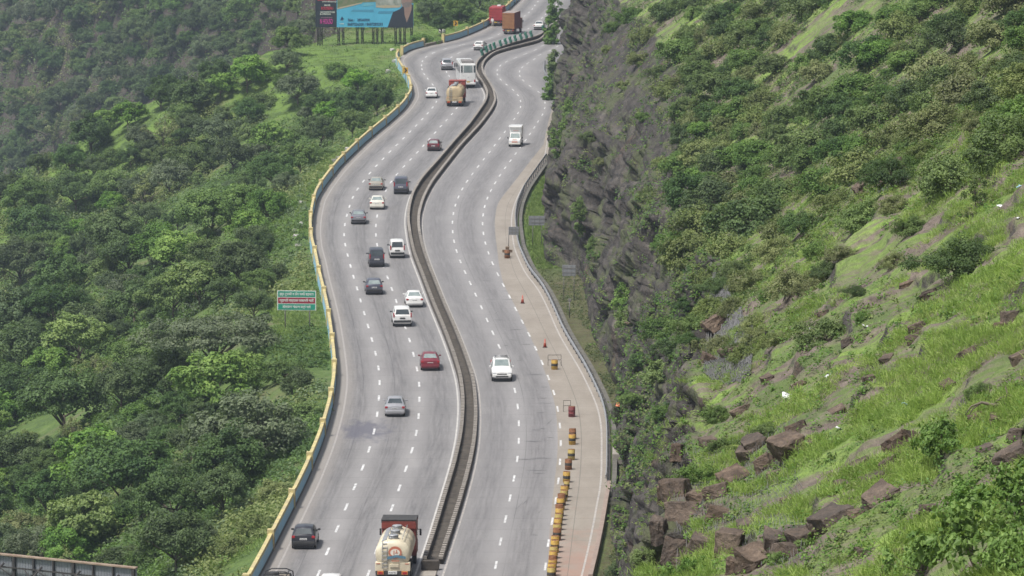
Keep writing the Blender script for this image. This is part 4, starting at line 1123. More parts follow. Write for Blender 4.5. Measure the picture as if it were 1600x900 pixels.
car('small dark maroon hatchback alone in the lane behind the bus and the dusty tanker', 'hatch', P_MAROON, 677, 236.5, dark_bumper=True, glass_rear=M_GLASSL, sc=.98)
car('small white sedan in the outer lane beside the dusty tanker', 'sedan', P_WHITE, 674, 154, dark_bumper=False)
car('silver sport utility car ahead of the small white sedan, left of the bus', 'suv', P_SILVER, 698.5, 110, dark_bumper=True)
car('white hatchback rounding the far bend beside the row of green glare blades', 'hatch', P_WHITE, 747, 79, dark_bumper=True)
car('white sedan half hidden by the roadside foliage at the far end of the road', 'sedan', P_WHITE, 841, 47, dark_bumper=True)
car('white sport utility car with roof rack driving towards the camera', 'suv', P_WHITE, 784.5, 597, oncoming=True, rack=True, glass=M_GLASSL, group='vehicles coming towards the camera')

# ---- trucks
P_TRED = mottled('truck_red', (.24, .045, .03), (.15, .03, .024), 1.5, .55); P_TANK = mottled('tank_cream', (.72, .66, .50), (.50, .43, .31), .9, .5, 0, .15); P_TAN = mottled('tank_dusty_tan', (.52, .42, .26), (.40, .31, .18), 1.3, .55)
M_CHASS = mottled('chassis_black', (.03, .03, .032), (.06, .055, .05), 3, .7); M_STEEL = mottled('galvanised_steel', (.46, .47, .48), (.33, .34, .35), 3, .45, .5)
M_ORANGE = mottled('lamp_orange', (.60, .22, .05), (.45, .15, .04), 8, .4); M_LRED = mottled('logo_red', (.55, .15, .08), (.46, .2, .13), 9, .5); M_LBLUE = mottled('logo_blue', (.10, .22, .30), (.08, .17, .24), 9, .5); M_LWHITE = mottled('logo_white', (.8, .76, .66), (.7, .66, .56), 9, .5)
FONT_Z = 0.0
def text_mesh(body, size, mat, name='lettering', parent=None, M=None, width=None, bold=False, thick=0.004):
    cu = bpy.data.curves.new('t', 'FONT'); cu.body = body; cu.size = size; cu.align_x = 'CENTER'; cu.align_y = 'CENTER'; cu.extrude = thick
    if bold: cu.offset = size * .022
    o = bpy.data.objects.new('t', cu); COL.objects.link(o)
    dg = bpy.context.evaluated_depsgraph_get(); dg.update()
    me = bpy.data.meshes.new_from_object(o.evaluated_get(dg)); bpy.data.objects.remove(o); bpy.data.curves.remove(cu)
    me.materials.clear(); me.materials.append(mat)
    if width and len(me.vertices):
        xs = [v.co.x for v in me.vertices]; k = width / max(1e-6, max(xs) - min(xs)); cx = (max(xs) + min(xs)) / 2
        for v in me.vertices: v.co.x = (v.co.x - cx) * k
    if M is not None: me.transform(M)
    me.name = name
    return mesh_obj(name, me, parent)

def tanker(root, tank, cab, emblem):
    L = 8.6; y0 = -L / 2
    c = MB(); c.box((0, 2.95, 1.75), (2.42, 1.9, 2.1), 0, .08); c.box((0, 2.75, 2.95), (2.46, 1.7, .62), 0, .05); c.obj('cab', [cab], root)
    m = MB(); m.box((0, 2.85, 3.30), (2.5, 1.95, .07), 0, .02); m.box((0, 1.93, 3.20), (2.48, .06, .20), 0, .01); m.box((0, 3.76, 3.18), (2.48, .06, .26), 0, .01); m.obj('cab_roof', [M_CHASS if emblem else cab], root)
    m = MB()
    for y in (2.5, 3.1): m.box((0, 1.985, 2.0 + (y - 2.5)), (2.3, .03, .05))
    for x in (-.8, 0, .8): m.box((x, 1.985, 2.4), (.05, .03, 1.4))
    m.obj('cab_back_rib', [cab], root)
    m = MB(); m.box((0, 3.915, 2.05), (2.1, .03, .75)); m.obj('windscreen', [M_GLASS], root)
    for sg in (-1, 1):
        m = MB(); m.box((sg * 1.22, 3.0, 2.1), (.03, .9, .65)); m.obj('side_window', [M_GLASS], root)
        m = MB(); m.box((sg * 1.42, 3.55, 2.15), (.14, .10, .48), 0, .03); m.tube([(sg * 1.2, 3.6, 2.35), (sg * 1.42, 3.56, 2.35)], .02); m.obj('wing_mirror', [M_BLACKP], root)
        m = MB(); m.box((sg * 1.0, 3.93, 1.1), (.3, .05, .2), 0, .02); m.obj('headlight', [M_LAMP], root)
    # tank: oval barrel with domed ends
    n = 28; rx, rz, zc = 1.22, 1.0, 1.98
    t = MB(); rings = []
    for y, k in ((y0 + .02, .45), (y0 + .06, .72), (y0 + .16, .90), (y0 + .32, 1.0), (y0 + 1.8, 1.0), (y0 + 1.84, 1.02), (y0 + 1.92, 1.02), (y0 + 1.96, 1.0), (y0 + 3.7, 1.0), (y0 + 3.74, 1.02), (y0 + 3.82, 1.02), (y0 + 3.86, 1.0), (y0 + 5.55, 1.0), (y0 + 5.72, .92), (y0 + 5.82, .72), (y0 + 5.86, .45)):
        rings.append([(rx * k * math.copysign(abs(math.cos(2 * PI * q / n)) ** .88, math.cos(2 * PI * q / n)), y, zc + rz * k * math.copysign(abs(math.sin(2 * PI * q / n)) ** .88, math.sin(2 * PI * q / n))) for q in range(n)])
    t.loft(rings); tk = t.obj('tank', [tank], root, sharp=40)
    m = MB()
    for y in (y0 + .9, y0 + 2.7, y0 + 4.6): m.cyl((0, y, zc + rz - .04), (0, y, zc + rz + .20), .34, .32, 18); m.cyl((0, y, zc + rz + .20), (0, y, zc + rz + .25), .36, .30, 18)
    for q, y in enumerate((y0 + .9, y0 + 2.7, y0 + 4.6)):
        h = MB(); h.cyl((0, y, zc + rz - .04), (0, y, zc + rz + .20), .36, .34, 18); h.cyl((0, y, zc + rz + .20), (0, y, zc + rz + .26), .38, .30, 18); h.obj('manhole_lid', [M_STEEL], root)
    m.bm.free()
    m = MB(); m.box((-.62, y0 + 2.9, zc + rz * .90), (.36, 5.0, .05), 0, 0, 0, 0, R(-24)); m.obj('walkway', [M_STEEL], root)
    m = MB()
    for sg in (-1, 1): m.tube([(-.55 + sg * .17, y0 - .02, 1.0), (-.55 + sg * .17, y0 - .04, 2.4), (-.55 + sg * .17, y0 + .25, zc + rz * .95)], .022)
    for q in range(7): m.box((-.55, y0 - .03 + max(0, q - 4) * .06, 1.12 + q * .27), (.34, .04, .05))
    m.obj('ladder', [M_STEEL], root)
    m = MB()
    for sg in (-1, 1): m.tube([(sg * .42 + .25, y0 + .4, zc + rz + .02), (sg * .42 + .25, y0 + .5, zc + rz + .16), (sg * .42 + .25, y0 + 5.2, zc + rz + .16), (sg * .42 + .25, y0 + 5.3, zc + rz)], .025)
    m.obj('top_rail', [M_STEEL], root)
    # skirt plate under the tank end, rear frame and lamps
    m = MB(); m.box((0, y0 + .30, 1.12), (2.44, .50, .62), 0, .04); m.box((.12, y0 + .02, 1.22), (.62, .10, .24), 0, .02); m.obj('rear_skirt', [tank], root)
    m = MB(); m.box((0, 0, .78), (.95, 8.2, .26)); m.box((0, y0 + .12, .66), (2.38, .16, .34), 0, .02); m.box((0, y0 + .2, .40), (2.2, .12, .10)); m.box((0, .3, .55), (2.1, 1.2, .4)); m.obj('chassis', [M_CHASS], root)
    for sg in (-1, 1):
        m = MB(); m.box((sg * .84, y0 + .01, .70), (.44, .08, .25), 0, .02); m.box((sg * .84, y0 - .035, .70), (.30, .03, .15), 1); m.obj('taillight', [M_ORANGE, M_TAIL], root)
        m = MB(); m.box((sg * 1.0, y0 + .040, 1.34), (.26, .02, .06)); m.obj('reflector', [M_LRED], root)
    m = MB(); m.box((0, y0 + .01, .72), (.62, .06, .20)); pl = m.obj('number_plate', [M_PLATE], root)
    text_mesh('MH 46 F 4012', .14, M_CHAR, parent=pl, M=Matrix.Translation((0, y0 - .025, .72)) @ Matrix.Rotation(PI / 2, 4, 'X'), width=.52)
    if emblem:
        yy = y0 - .005
        m = MB(); ring = [(.18 + .46 * math.cos(q * PI / 16), yy, 2.14 + .44 * math.sin(q * PI / 16)) for q in range(32)]; m.poly(ring, 0, (0, -.012, 0))
        ring = [(.18 + .33 * math.cos(q * PI / 16), yy - .014, 2.14 + .25 * math.sin(q * PI / 16)) for q in range(32)]; m.poly(ring, 1, (0, -.006, 0))
        m.box((.10, yy - .03, 2.13), (.06, .012, .30), 0); m.box((.28, yy - .03, 2.12), (.20, .012, .06), 0); m.box((.28, yy - .03, 2.22), (.06, .012, .22), 0)
        m.obj('emblem', [M_LRED, M_LWHITE], root)
        m = MB(); m.poly([(-.36, yy - .03, 1.66), (.30, yy - .03, 1.80), (.92, yy - .03, 1.70), (.90, yy - .03, 1.88), (.30, yy - .03, 1.98), (-.36, yy - .03, 1.86)], 0, (0, -.01, 0)); m.obj('ribbon', [M_LBLUE], root)
        m = MB(); m.box((.2, yy - .02, 1.56), (.55, .01, .07)); m.obj('caption_bar', [M_LRED], root)
    add_wheels(root, (-1.05, -.72, .72, 1.05), (y0 + 1.5, y0 + 2.75), .50, .27); add_wheels(root, (-1.02, 1.02), (3.0,), .50, .28)

t = place('tanker_truck', 'cream tanker truck with red cab, ladder and round red emblem, close to the lower edge', 'truck', 613.5, 911, 4.3, 'tanker trucks'); tanker(t, P_TANK, P_TRED, True)
t2 = place('tanker_truck', 'dusty tan tanker truck with low red cab following the white bus', 'truck', 710, 167, 4.3, 'tanker trucks'); tanker(t2, P_TAN, mottled('truck_brick_red', (.34, .07, .05), (.24, .05, .04), 1.5, .55), False)

def bus(root):
    L = 11.0; y0 = -L / 2
    b = MB(); b.box((0, 0, 1.86), (2.5, L, 2.7), 0, .16); b.obj('body', [P_WHITE], root)
    for sg in (-1, 1):
        for q in range(6):
            m = MB(); m.box((sg * 1.255, y0 + 1.3 + q * 1.6, 2.35), (.03, 1.42, .85), 0, .01); m.obj('side_window', [M_GLASS], root)
        m = MB(); m.box((sg * 1.02, y0 - .008, 2.52), (.26, .04, .92), 0, .01); m.obj('rear_corner_window', [M_GLASS], root)
        m = MB(); m.box((sg * 1.05, y0 - .02, .98), (.20, .06, .34), 0, .02); m.obj('taillight', [M_TAIL], root)
        m = MB(); m.box((sg * 1.42, L / 2 - .1, 2.3), (.22, .12, .5), 0, .03); m.obj('wing_mirror', [M_BLACKP], root)
    m = MB(); m.box((0, y0 - .006, 2.52), (1.42, .04, .92), 0, .02); m.obj('rear_window', [M_GLASSL], root)
    m = MB(); m.box((0, y0 - .01, 1.42), (1.45, .05, .95), 0, .03); h = m.obj('engine_hatch', [P_WHITE], root)
    m = MB(); m.box((0, y0 - .05, 1.42), (.10, .03, .14)); m.obj('handle', [M_STEEL], h)
    m = MB(); m.box((0, L / 2 - .005, 2.0), (2.2, .04, 1.3)); m.obj('windscreen', [M_GLASS], root)
    m = MB(); m.box((0, y0 + .05, .62), (2.46, .24, .26), 0, .04); m.obj('rear_bumper', [P_WHITE], root)
    m = MB(); m.box((0, y0 - .08, .84), (.5, .03, .12)); m.obj('number_plate', [M_PLATEY], root)
    m = MB(); m.box((.05, y0 + 2.2, 3.36), (1.9, 2.3, .34), 0, .06); m.box((0, y0 + 5.4, 3.3), (1.6, 1.8, .22), 0, .06); m.obj('roof_luggage_cover', [mottled('tarpaulin_grey', (.16, .15, .15), (.24, .22, .21), 2, .8)], root)
    m = MB()
    for sg in (-1, 1): m.tube([(sg * 1.1, y0 + .7, 3.34), (sg * 1.1, y0 + 6.8, 3.34)], .03)
    m.obj('roof_rail', [M_STEEL], root)
    m = MB(); m.box((0, 0, .45), (2.2, 10.2, .3)); m.obj('underbody', [M_CHASS], root)
    add_wheels(root, (-1.05, 1.05), (y0 + 2.6, L / 2 - 2.4), .48, .30)
t = place('bus', 'white long-distance bus seen from behind with covered luggage on its roof', 'bus', 731.5, 138, 5.5); bus(t); t.scale = (.95, 1.0, 1.17)

def boxtruck(root, body, side, high, rust):
    L = 7.6; y0 = -L / 2
    m = MB(); m.box((0, y0 + 2.75, .98 + high / 2), (2.42, 5.5, high), 0, .03); m.obj('cargo_box', [side], root)
    d = MB(); d.box((0, y0 - .03, .98 + high / 2), (2.36, .05, high - .06), 0, .01)
    for q in range(5): d.box((0, y0 - .07, 1.2 + q * (high - .4) / 4.0), (2.3, .05, .07), 0)
    for x in (-.6, 0, .6): d.box((x, y0 - .07, .98 + high / 2), (.06, .05, high - .1), 0)
    d.obj('rear_door', [body], root)
    for sg in (-1, 1):
        m = MB(); m.box((sg * 1.215, y0 + 2.75, .98 + high / 2), (.03, 5.3, .12))
        for q in range(8): m.box((sg * 1.225, y0 + .4 + q * .68, .98 + high / 2), (.04, .10, high - .1))
        m.obj('side_rib', [side], root)
    m = MB(); m.box((0, y0 + 2.75, .98 + high + .03), (2.38, 5.4, .05)); m.obj('box_roof', [rust], root)
    m = MB(); m.box((0, L / 2 - .9, 1.65), (2.35, 1.7, 2.0), 0, .08); m.obj('cab', [mottled('cab_brown', (.22, .08, .04), (.15, .06, .03), 2, .6)], root)
    m = MB(); m.box((0, L / 2 - .04, 2.0), (2.0, .04, .7)); m.obj('windscreen', [M_GLASS], root)
    for sg in (-1, 1):
        m = MB(); m.box((sg * 1.36, L / 2 - .5, 2.0), (.16, .1, .45), 0, .03); m.obj('wing_mirror', [M_BLACKP], root)
        m = MB(); m.box((sg * .9, y0 - .02, .74), (.3, .08, .18)); m.obj('taillight', [M_TAIL], root)
    m = MB(); m.box((0, 0, .78), (.95, 7.0, .24)); m.box((0, y0 + .08, .70), (2.3, .14, .30), 0, .02); m.box((0, y0 + .1, .42), (2.1, .10, .10)); m.obj('chassis', [mottled('dusty_chassis', (.13, .12, .11), (.20, .18, .16), 3, .8)], root)
    m = MB(); m.box((0, y0 - .03, .70), (.5, .05, .15)); m.obj('number_plate', [M_PLATEY], root)
    add_wheels(root, (-1.02, -.7, .7, 1.02), (y0 + 1.6,), .50, .27); add_wheels(root, (-1.02, 1.02), (L / 2 - 1.2,), .50, .28)
t = place('cargo_truck', 'tall orange-brown box truck seen from behind on the far bend', 'truck', 794, 54, 3.8, 'cargo trucks', turn=R(-3)); t.scale = (.92, .95, .95)
boxtruck(t, mottled('box_orange', (.36, .18, .075), (.26, .115, .05), 1.2, .7), mottled('box_maroon', (.22, .05, .05), (.15, .04, .04), 1.5, .6), 3.0, mottled('box_roof_grey', (.34, .30, .28), (.26, .22, .20), 2, .7))
t = place('cargo_truck', 'red lorry parked by the far parapet with two people behind it', 'truck', 774.5, 41, 3.8, 'cargo trucks')
boxtruck(t, mottled('lorry_red', (.42, .05, .05), (.32, .035, .04), 1.5, .6), mottled('lorry_red_side', (.40, .05, .05), (.30, .035, .04), 1.5, .6), 2.35, mottled('lorry_load', (.34, .06, .06), (.26, .04, .05), 2, .8))
m = MB(); m.box((.3, -.6, 3.5), (.7, .8, .34), 0, .12); m.obj('white_sack', [P_WHITE], t)

# small delivery truck coming towards the camera: local +Y is its front
t = place('delivery_truck', 'white delivery pickup with tall cargo box driving towards the camera', 'truck', 804, 230, 2.4, 'vehicles coming towards the camera', oncoming=True)
def pickup(root):
    c = MB()
    def rg(y, zt, w, wt): return [(-w * .95, y, .36), (-w, y, .5), (-w, y, .95 if zt > 1 else zt - .1), (-wt, y, zt), (wt, y, zt), (w, y, .95 if zt > 1 else zt - .1), (w, y, .5), (w * .95, y, .36)]
    c.loft([rg(2.4, .74, .70, .62), rg(2.34, .92, .78, .70), rg(1.55, 1.08, .82, .74), rg(.95, 1.74, .82, .66), rg(.55, 1.80, .82, .66), rg(.05, 1.78, .82, .66), rg(.0, 1.0, .82, .7)]); c.obj('cab', [P_WHITE], root, sharp=35)
    m = MB(); q = [Vector((-.64, 1.50, 1.15)), Vector((.64, 1.50, 1.15)), Vector((.58, 1.0, 1.70)), Vector((-.58, 1.0, 1.70))]; n = Vector((0, .74, .67)); m.poly([p + n * .03 for p in q], 0, tuple(-n * .02)); m.obj('windscreen', [M_GLASSL], root)
    for sg in (-1, 1):
        m = MB(); m.poly([(sg * .815, 1.3, 1.08), (sg * .815, .15, 1.08), (sg * .70, .2, 1.66), (sg * .70, .92, 1.66)], 0, (sg * .02, 0, 0)); m.obj('side_window', [M_GLASS], root)
        m = MB(); m.box((sg * .58, 2.37, .76), (.26, .10, .16), 0, .03); m.obj('headlight', [M_LAMP], root)
        m = MB(); m.box((sg * .98, 1.25, 1.15), (.14, .09, .24), 0, .03); m.obj('wing_mirror', [M_BLACKP], root)
    m = MB(); m.box((0, 2.385, .70), (.80, .06, .16), 0, .02); m.box((0, 2.22, .985), (.55, .16, .015), 0, 0, 0, R(-12)); m.obj('red_bonnet_sign', [M_LRED], root)
    m = MB(); m.box((0, 2.36, .46), (1.5, .14, .20), 0, .04); m.obj('front_bumper', [P_CREAM], root)
    m = MB(); m.box((0, -1.2, 1.68), (1.66, 2.4, 1.86), 0, .05); m.box((0, .05, 2.50), (1.70, .5, .20), 0, .06); m.obj('cargo_box', [P_WHITE], root)
    m = MB(); m.box((0, .025, 2.0), (.7, .02, .12)); m.obj('faint_red_lettering', [mottled('faded_red', (.62, .42, .38), (.7, .55, .5), 6, .6)], root)
    m = MB(); m.box((0, -.2, .52), (1.3, 4.2, .3)); m.obj('chassis', [M_CHASS], root)
    add_wheels(root, (-.72, .72), (1.6, -1.35), .33, .22)
pickup(t)

# open jeep with hoops and load at the lower edge
t = place('open_jeep', 'dark open-topped jeep with roof hoop, cut off by the lower edge beside the parapet', 'jeep', 430, 948, 2.1, 'cars driving on the expressway')
def jeep(root):
    m = MB(); m.box((0, -.3, .82), (2.0, 3.3, .62), 0, .10); m.box((0, 1.7, .88), (1.7, 1.0, .50), 0, .10); m.obj('body', [P_BLACK], root)
    m = MB()
    for y in (-1.75, -.4, .8): m.tube([(-.98, y, 1.1), (-.92, y, 1.88), (-.5, y, 2.06), (.5, y, 2.06), (.92, y, 1.88), (.98, y, 1.1)], .045)
    for sg in (-1, 1): m.tube([(sg * .7, -1.75, 2.0), (sg * .7, .8, 2.0)], .04)
    m.obj('roof_hoop', [M_BLACKP], root)
    m = MB(); m.cyl((-.25, -1.0, 1.92), (-.25, -.98, 2.14), .42, n=20); m.cyl((-.25, -1.0, 1.98), (-.25, -.99, 2.15), .2, n=14, mi=1); m.obj('spare_tyre', [M_TYRE, M_BLACKP], root)
    m = MB(); m.box((.45, -1.2, 1.35), (.7, .8, .6), 0, .12); m.box((-.5, -1.25, 1.3), (.6, .6, .5), 0, .12); m.box((.1, .1, 1.5), (1.5, 1.0, .5), 0, .12); m.obj('load', [mottled('brown_load', (.13, .11, .09), (.22, .19, .15), 3, .9)], root)
    m = MB(); m.poly([(-.85, .95, 1.15), (.85, .95, 1.15), (.8, .8, 1.75), (-.8, .8, 1.75)], 0, (0, .03, 0)); m.obj('windscreen', [M_GLASS], root)
    for sg in (-1, 1):
        m = MB(); m.box((sg * .85, -1.97, .95), (.16, .06, .2), 0, .02); m.obj('taillight', [M_TAIL], root)
        m = MB(); m.box((sg * 1.06, -.2, 1.0), (.22, .8, .3), 0, .08); m.obj('side_box', [mottled('brown_load', (.1, .1, .1), (.2, .2, .2))], root)
    m = MB(); m.box((-.98, -1.6, 1.62), (.14, .1, .3), 0, .04); m.obj('yellow_lamp', [M_PLATEY], root)
    m = MB(); m.box((0, -1.98, .6), (1.9, .12, .2), 0, .03); m.obj('rear_bumper', [M_BLACKP], root)
    add_wheels(root, (-.88, .88), (-1.2, 1.5), .38, .26)
jeep(t)

# two people beside the red lorry
def person(label, x, y, rz, shirt, trousers, arm=0.0):
    V = [(0, 0, .95), (0, 0, 1.18), (0, 0, 1.42), (0, 0, 1.52), (0, 0.01, 1.60), (0, .015, 1.70)]
    rad = [(.15, .11), (.15, .11), (.17, .11), (.06, .06), (.085, .095), (.07, .085)]
    E = [(0, 1), (1, 2), (2, 3), (3, 4), (4, 5)]
    def chain(root, pts, rs):
        prev = root
        for p, r in zip(pts, rs): V.append(p); rad.append(r); E.append((prev, len(V) - 1)); prev = len(V) - 1
    for sg in (-1, 1):
        chain(2, [(sg * .19, 0, 1.40), (sg * .25, -.03 + arm * .1, 1.15), (sg * .24, .05 + arm * .22, .93), (sg * .24, .08 + arm * .25, .84)], [(.06, .06), (.045, .045), (.035, .035), (.045, .028)])
        chain(0, [(sg * .10, 0, .88), (sg * .11, .02, .50), (sg * .11, -.02, .10), (sg * .12, .09, .04)], [(.09, .09), (.065, .065), (.045, .045), (.045, .035)])
    me = bpy.data.meshes.new('p'); me.from_pydata(V, E, [])
    o = bpy.data.objects.new('p', me); COL.objects.link(o)
    sk = o.modifiers.new('s', 'SKIN'); sk.use_smooth_shade = True
    for i, r in enumerate(rad): me.skin_vertices[0].data[i].radius = r
    me.skin_vertices[0].data[0].use_root = True
    o.modifiers.new('d', 'SUBSURF').levels = 1
    dg = bpy.context.evaluated_depsgraph_get(); dg.update()
    nm = bpy.data.meshes.new_from_object(o.evaluated_get(dg)); bpy.data.objects.remove(o)
    nm.materials.clear()
    skin = mottled('skin_brown', (.30, .17, .10), (.24, .13, .08), 5, .6)
    for mm in (skin, shirt, trousers): nm.materials.append(mm)
    for p in nm.polygons:
        z, xx = p.center.z, abs(p.center.x)
        p.material_index = 2 if z < .98 and xx < .21 else 1 if z < 1.47 and z > .98 else 0
    root = empty('person', (x, y, 0.006), rz); tag(root, label, 'person', 'people at the far roadside')
    mesh_obj('body', nm, root)
    h = MB(); bmesh.ops.create_uvsphere(h.bm, u_segments=12, v_segments=8, radius=.10, matrix=Matrix.Translation((0, 0, 1.69)) @ Matrix.Diagonal((.92, 1.05, .95, 1))); h.obj('hair', [mottled('black_hair', (.012, .011, .01), (.03, .027, .025), 8, .7)], root)
    f = MB(); f.box((0, .105, 1.635), (.028, .03, .045), 0, .008); f.obj('nose', [skin], root)
    for sg in (-1, 1):
        f = MB(); f.box((sg * .035, .098, 1.665), (.026, .012, .012)); f.obj('eye', [M_CHAR], root)
        f = MB(); f.box((sg * .098, .0, 1.645), (.02, .03, .055), 0, .008); f.obj('ear', [skin], root)
    return root
x, y = gp(769.5, 42); person('person in a white shirt and pale trousers standing behind the red lorry', x, y, R(160), P_WHITE, mottled('pale_trousers', (.55, .52, .48), (.45, .43, .4), 5, .8), .4)
x, y = gp(765.2, 39.5); person('person in a white shirt and dark trousers leaning at the far parapet', x, y, R(60), P_WHITE, mottled('dark_trousers', (.05, .05, .06), (.03, .03, .04), 5, .8), 1.0)
# ------------------------------------------------------------------ roadside
M_YEL = mottled('yellow_wall_paint', (.64, .54, .23), (.36, .31, .20), 1.3, .7); M_BLUE = mottled('blue_wall_paint', (.27, .55, .74), (.30, .47, .58), .7, .75); M_CONC = mottled('weathered_concrete', (.36, .33, .29), (.22, .20, .18), 1.2, .85)
M_DARKB = mottled('stained_wall_foot', (.09, .10, .11), (.15, .14, .13), 1.5, .85)
def curve_pts(fx, y0, y1, step=2.0):
    n = max(2, int((y1 - y0) / step) + 1); ys = np.linspace(y0, y1, n); return [(float(fx(y)), float(y)) for y in ys]
def frame_at(fx, y):
    t = Vector((float(fx(y + 1)) - float(fx(y - 1)), 2, 0)).normalized(); return Vector((float(fx(y)), y, 0)), t, Vector((t.y, -t.x, 0))   # point, along, towards +X
def wall_strip(name, fx, y0, y1, prof, mat, parent, step=2.0):
    """prof: closed section [(across, z)]"""
    rings = []
    for y in np.linspace(y0, y1, max(2, int((y1 - y0) / step) + 1)):
        p, t, s = frame_at(fx, y); rings.append([tuple(p + s * a + Vector((0, 0, z))) for a, z in prof])
    b = MB(); b.loft(rings, smooth=False); return b.obj(name, [mat], parent)
def parapet(label, y0, y1):
    fx = off(fpar, -.22)
    root = tag(empty('parapet_wall', (float(fx(y0)), y0, 0)), label, 'parapet', 'painted parapets along the valley side')
    def keep(o): o.matrix_parent_inverse = root.matrix_world.inverted() if False else Matrix.Translation(-root.location); return o
    keep(wall_strip('wall', fx, y0, y1, [(-.16, -.8), (.20, -.8), (.13, 1.03), (-.11, 1.03)], M_BLUE, root))
    keep(wall_strip('wall_foot', fx, y0, y1, [(.150, -.02), (.225, -.02), (.21, .17), (.150, .17)], M_DARKB, root))
    keep(wall_strip('coping', fx, y0, y1, [(-.16, 1.032), (.17, 1.032), (.14, 1.25), (-.13, 1.25)], M_YEL, root))
    n = max(1, round((y1 - y0) / 16.8))
    for q in range(n + 1):
        y = y0 + (y1 - y0) * q / n
        if 330 < y0 + 1 and y < 300: continue
        p, t, s = frame_at(fx, y); a = math.atan2(-t.x, t.y)
        b = MB(); b.box((0, 0, .70), (.50, .52, 1.66), 0, .02); b.box((.255, 0, .5), (.04, .34, .8), 1)
        o = b.obj('pillar', [M_YEL, M_CONC], root); o.matrix_parent_inverse = Matrix.Translation(-root.location); o.location = p; o.rotation_euler = (0, 0, a)
parapet('long blue and yellow parapet wall with yellow pillars curving beside the valley', 245.0, 768.5)
parapet('short blue and yellow parapet at the bend below the pool hoarding', 775.0, 792.0)
parapet('far blue and yellow parapet running past the parked red lorry', 801.5, 950)
b = wall_strip('broken_parapet', off(fpar, -.2), 792.8, 800.8, [(-.2, -.5), (.2, -.5), (.16, .45), (-.16, .5)], mottled('broken_wall', (.16, .14, .12), (.26, .23, .19), 1.5, .9), None)
tag(b, 'broken brown stretch of parapet between the two blue painted ones', 'parapet')

# median: two rows of concrete kerb blocks
M_KERB = mottled('kerb_block_concrete', (.33, .30, .265), (.20, .18, .16), 1.6, .85); M_KERBD = mottled('kerb_wall_dark', (.048, .040, .034), (.10, .085, .072), 1.2, .9)
def median(fx, y0, y1, label):
    root = tag(empty('median_wall', (float(fx(y0)), y0, 0)), label, 'median wall', 'walls of the median')
    T = Matrix.Translation(-root.location)
    o = wall_strip('wall', fx, y0, y1, [(-.19, 0), (.19, 0), (.13, .40), (-.13, .40)], M_KERBD, root); o.matrix_parent_inverse = T
    V, F = [], []
    y = y0; BX = np.array([(-1,-1,-1),(1,-1,-1),(1,1,-1),(-1,1,-1),(-1,-1,1),(1,-1,1),(1,1,1),(-1,1,1)], float) * .5
    FB = np.array([(0,3,2,1),(4,5,6,7),(0,1,5,4),(1,2,6,5),(2,3,7,6),(3,0,4,7)])
    rng = random.Random(4)
    while y < y1:
        p, t, s = frame_at(fx, y); c = p + Vector((0, 0, .50 + rng.uniform(-.015, .015)))
        l = .44 if y < 520 else .80
        for q in BX: V.append(tuple(c + s * (q[0] * .30) + t * (q[1] * l) + Vector((0, 0, q[2] * .20))))
        F.append(FB + len(F) * 8); y += .86
    o = mesh_obj('coping_bricks', np_mesh('coping', V, np.concatenate(F), [M_KERB]), root); o.matrix_parent_inverse = T
median(off(fml, .22), 324, 985, 'concrete median wall with notched blocks bordering the cars driving away')
median(off(fmr, -.22), 324, 985, 'concrete median wall with notched blocks bordering the oncoming lanes')
x, y = gp(672, 893); m = MB(); m.box((0, 0, .32), (1.25, .5, .64), 0, .04); o = m.obj('median_end_block', [M_KERBD], loc=(x, y + .6, .05), rz=tangent(y)); tag(o, 'dark concrete block closing the near end of the median', 'concrete block')
x, y = gp(668, 900); m = MB(); m.box((0, 0, .12), (1.15, 6.0, .24), 0, .03); o = m.obj('median_slab', [M_CONC], loc=(x - .05, y - 2.6, .05), rz=tangent(y)); tag(o, 'pale concrete slab in front of the end of the median', 'concrete slab')

# green glare blades on the far median
M_GREEN = mottled('blade_green', (.03, .14, .10), (.045, .18, .125), 3, .5)
bl = MB()
rings = []
for q in range(9):
    z = .18 + q * 1.15 / 8; x = .11 * math.sin(q / 8 * 2 * PI) ; w = .20 + .06 * math.sin(q / 8 * PI)
    rings.append([(x - w, -.02, z), (x + w, -.02, z), (x + w, .02, z), (x - w, .02, z)])
bl.loft(rings); bl_me = bl.mesh('blade', [M_GREEN])
ps = MB(); ps.cyl((0, 0, 0), (0, 0, .3), .05, n=8); ps.box((0, 0, .01), (.3, .3, .03)); ps_me = ps.mesh('post', [M_GREEN])
ORD = ['first', 'second', 'third', 'fourth', 'fifth', 'sixth', 'seventh', 'eighth', 'ninth', 'tenth', 'eleventh', 'twelfth', 'last']
first = None
for q, (u, v) in enumerate([(738.8,97),(748,88),(760,83),(766.5,81.5),(772.5,79),(782,75.5),(790,73),(797.5,71.5),(805,70),(814,66.5),(822,63.5),(830,61.5),(849,58)]):
    yy = np.linspace(766, 845, 400); pu = np.array([proj((float(fml(a_)) + .22, a_, .45)) for a_ in yy]); ii = int(np.argmin(np.abs(pu[:, 0] - u) + .6 * np.abs(pu[:, 1] - v))); y = float(yy[ii]); x = float(fml(y)) + .22
    if first is None:
        first = empty('glare_blade', (x, y, .38)); mesh_obj('blade', bl_me, first); mesh_obj('post', ps_me, first); o = first
    else:
        o = copy_tree(first); o.location = (x, y, .38)
    o.scale = (1.0, 1.0, 1.0)
    o.rotation_euler = (0, 0, tangent(y) + R(15))
    tag(o, ORD[q] + ' curved green glare blade on the far median, counted from the bus', 'glare blade', 'green glare blades on the median')

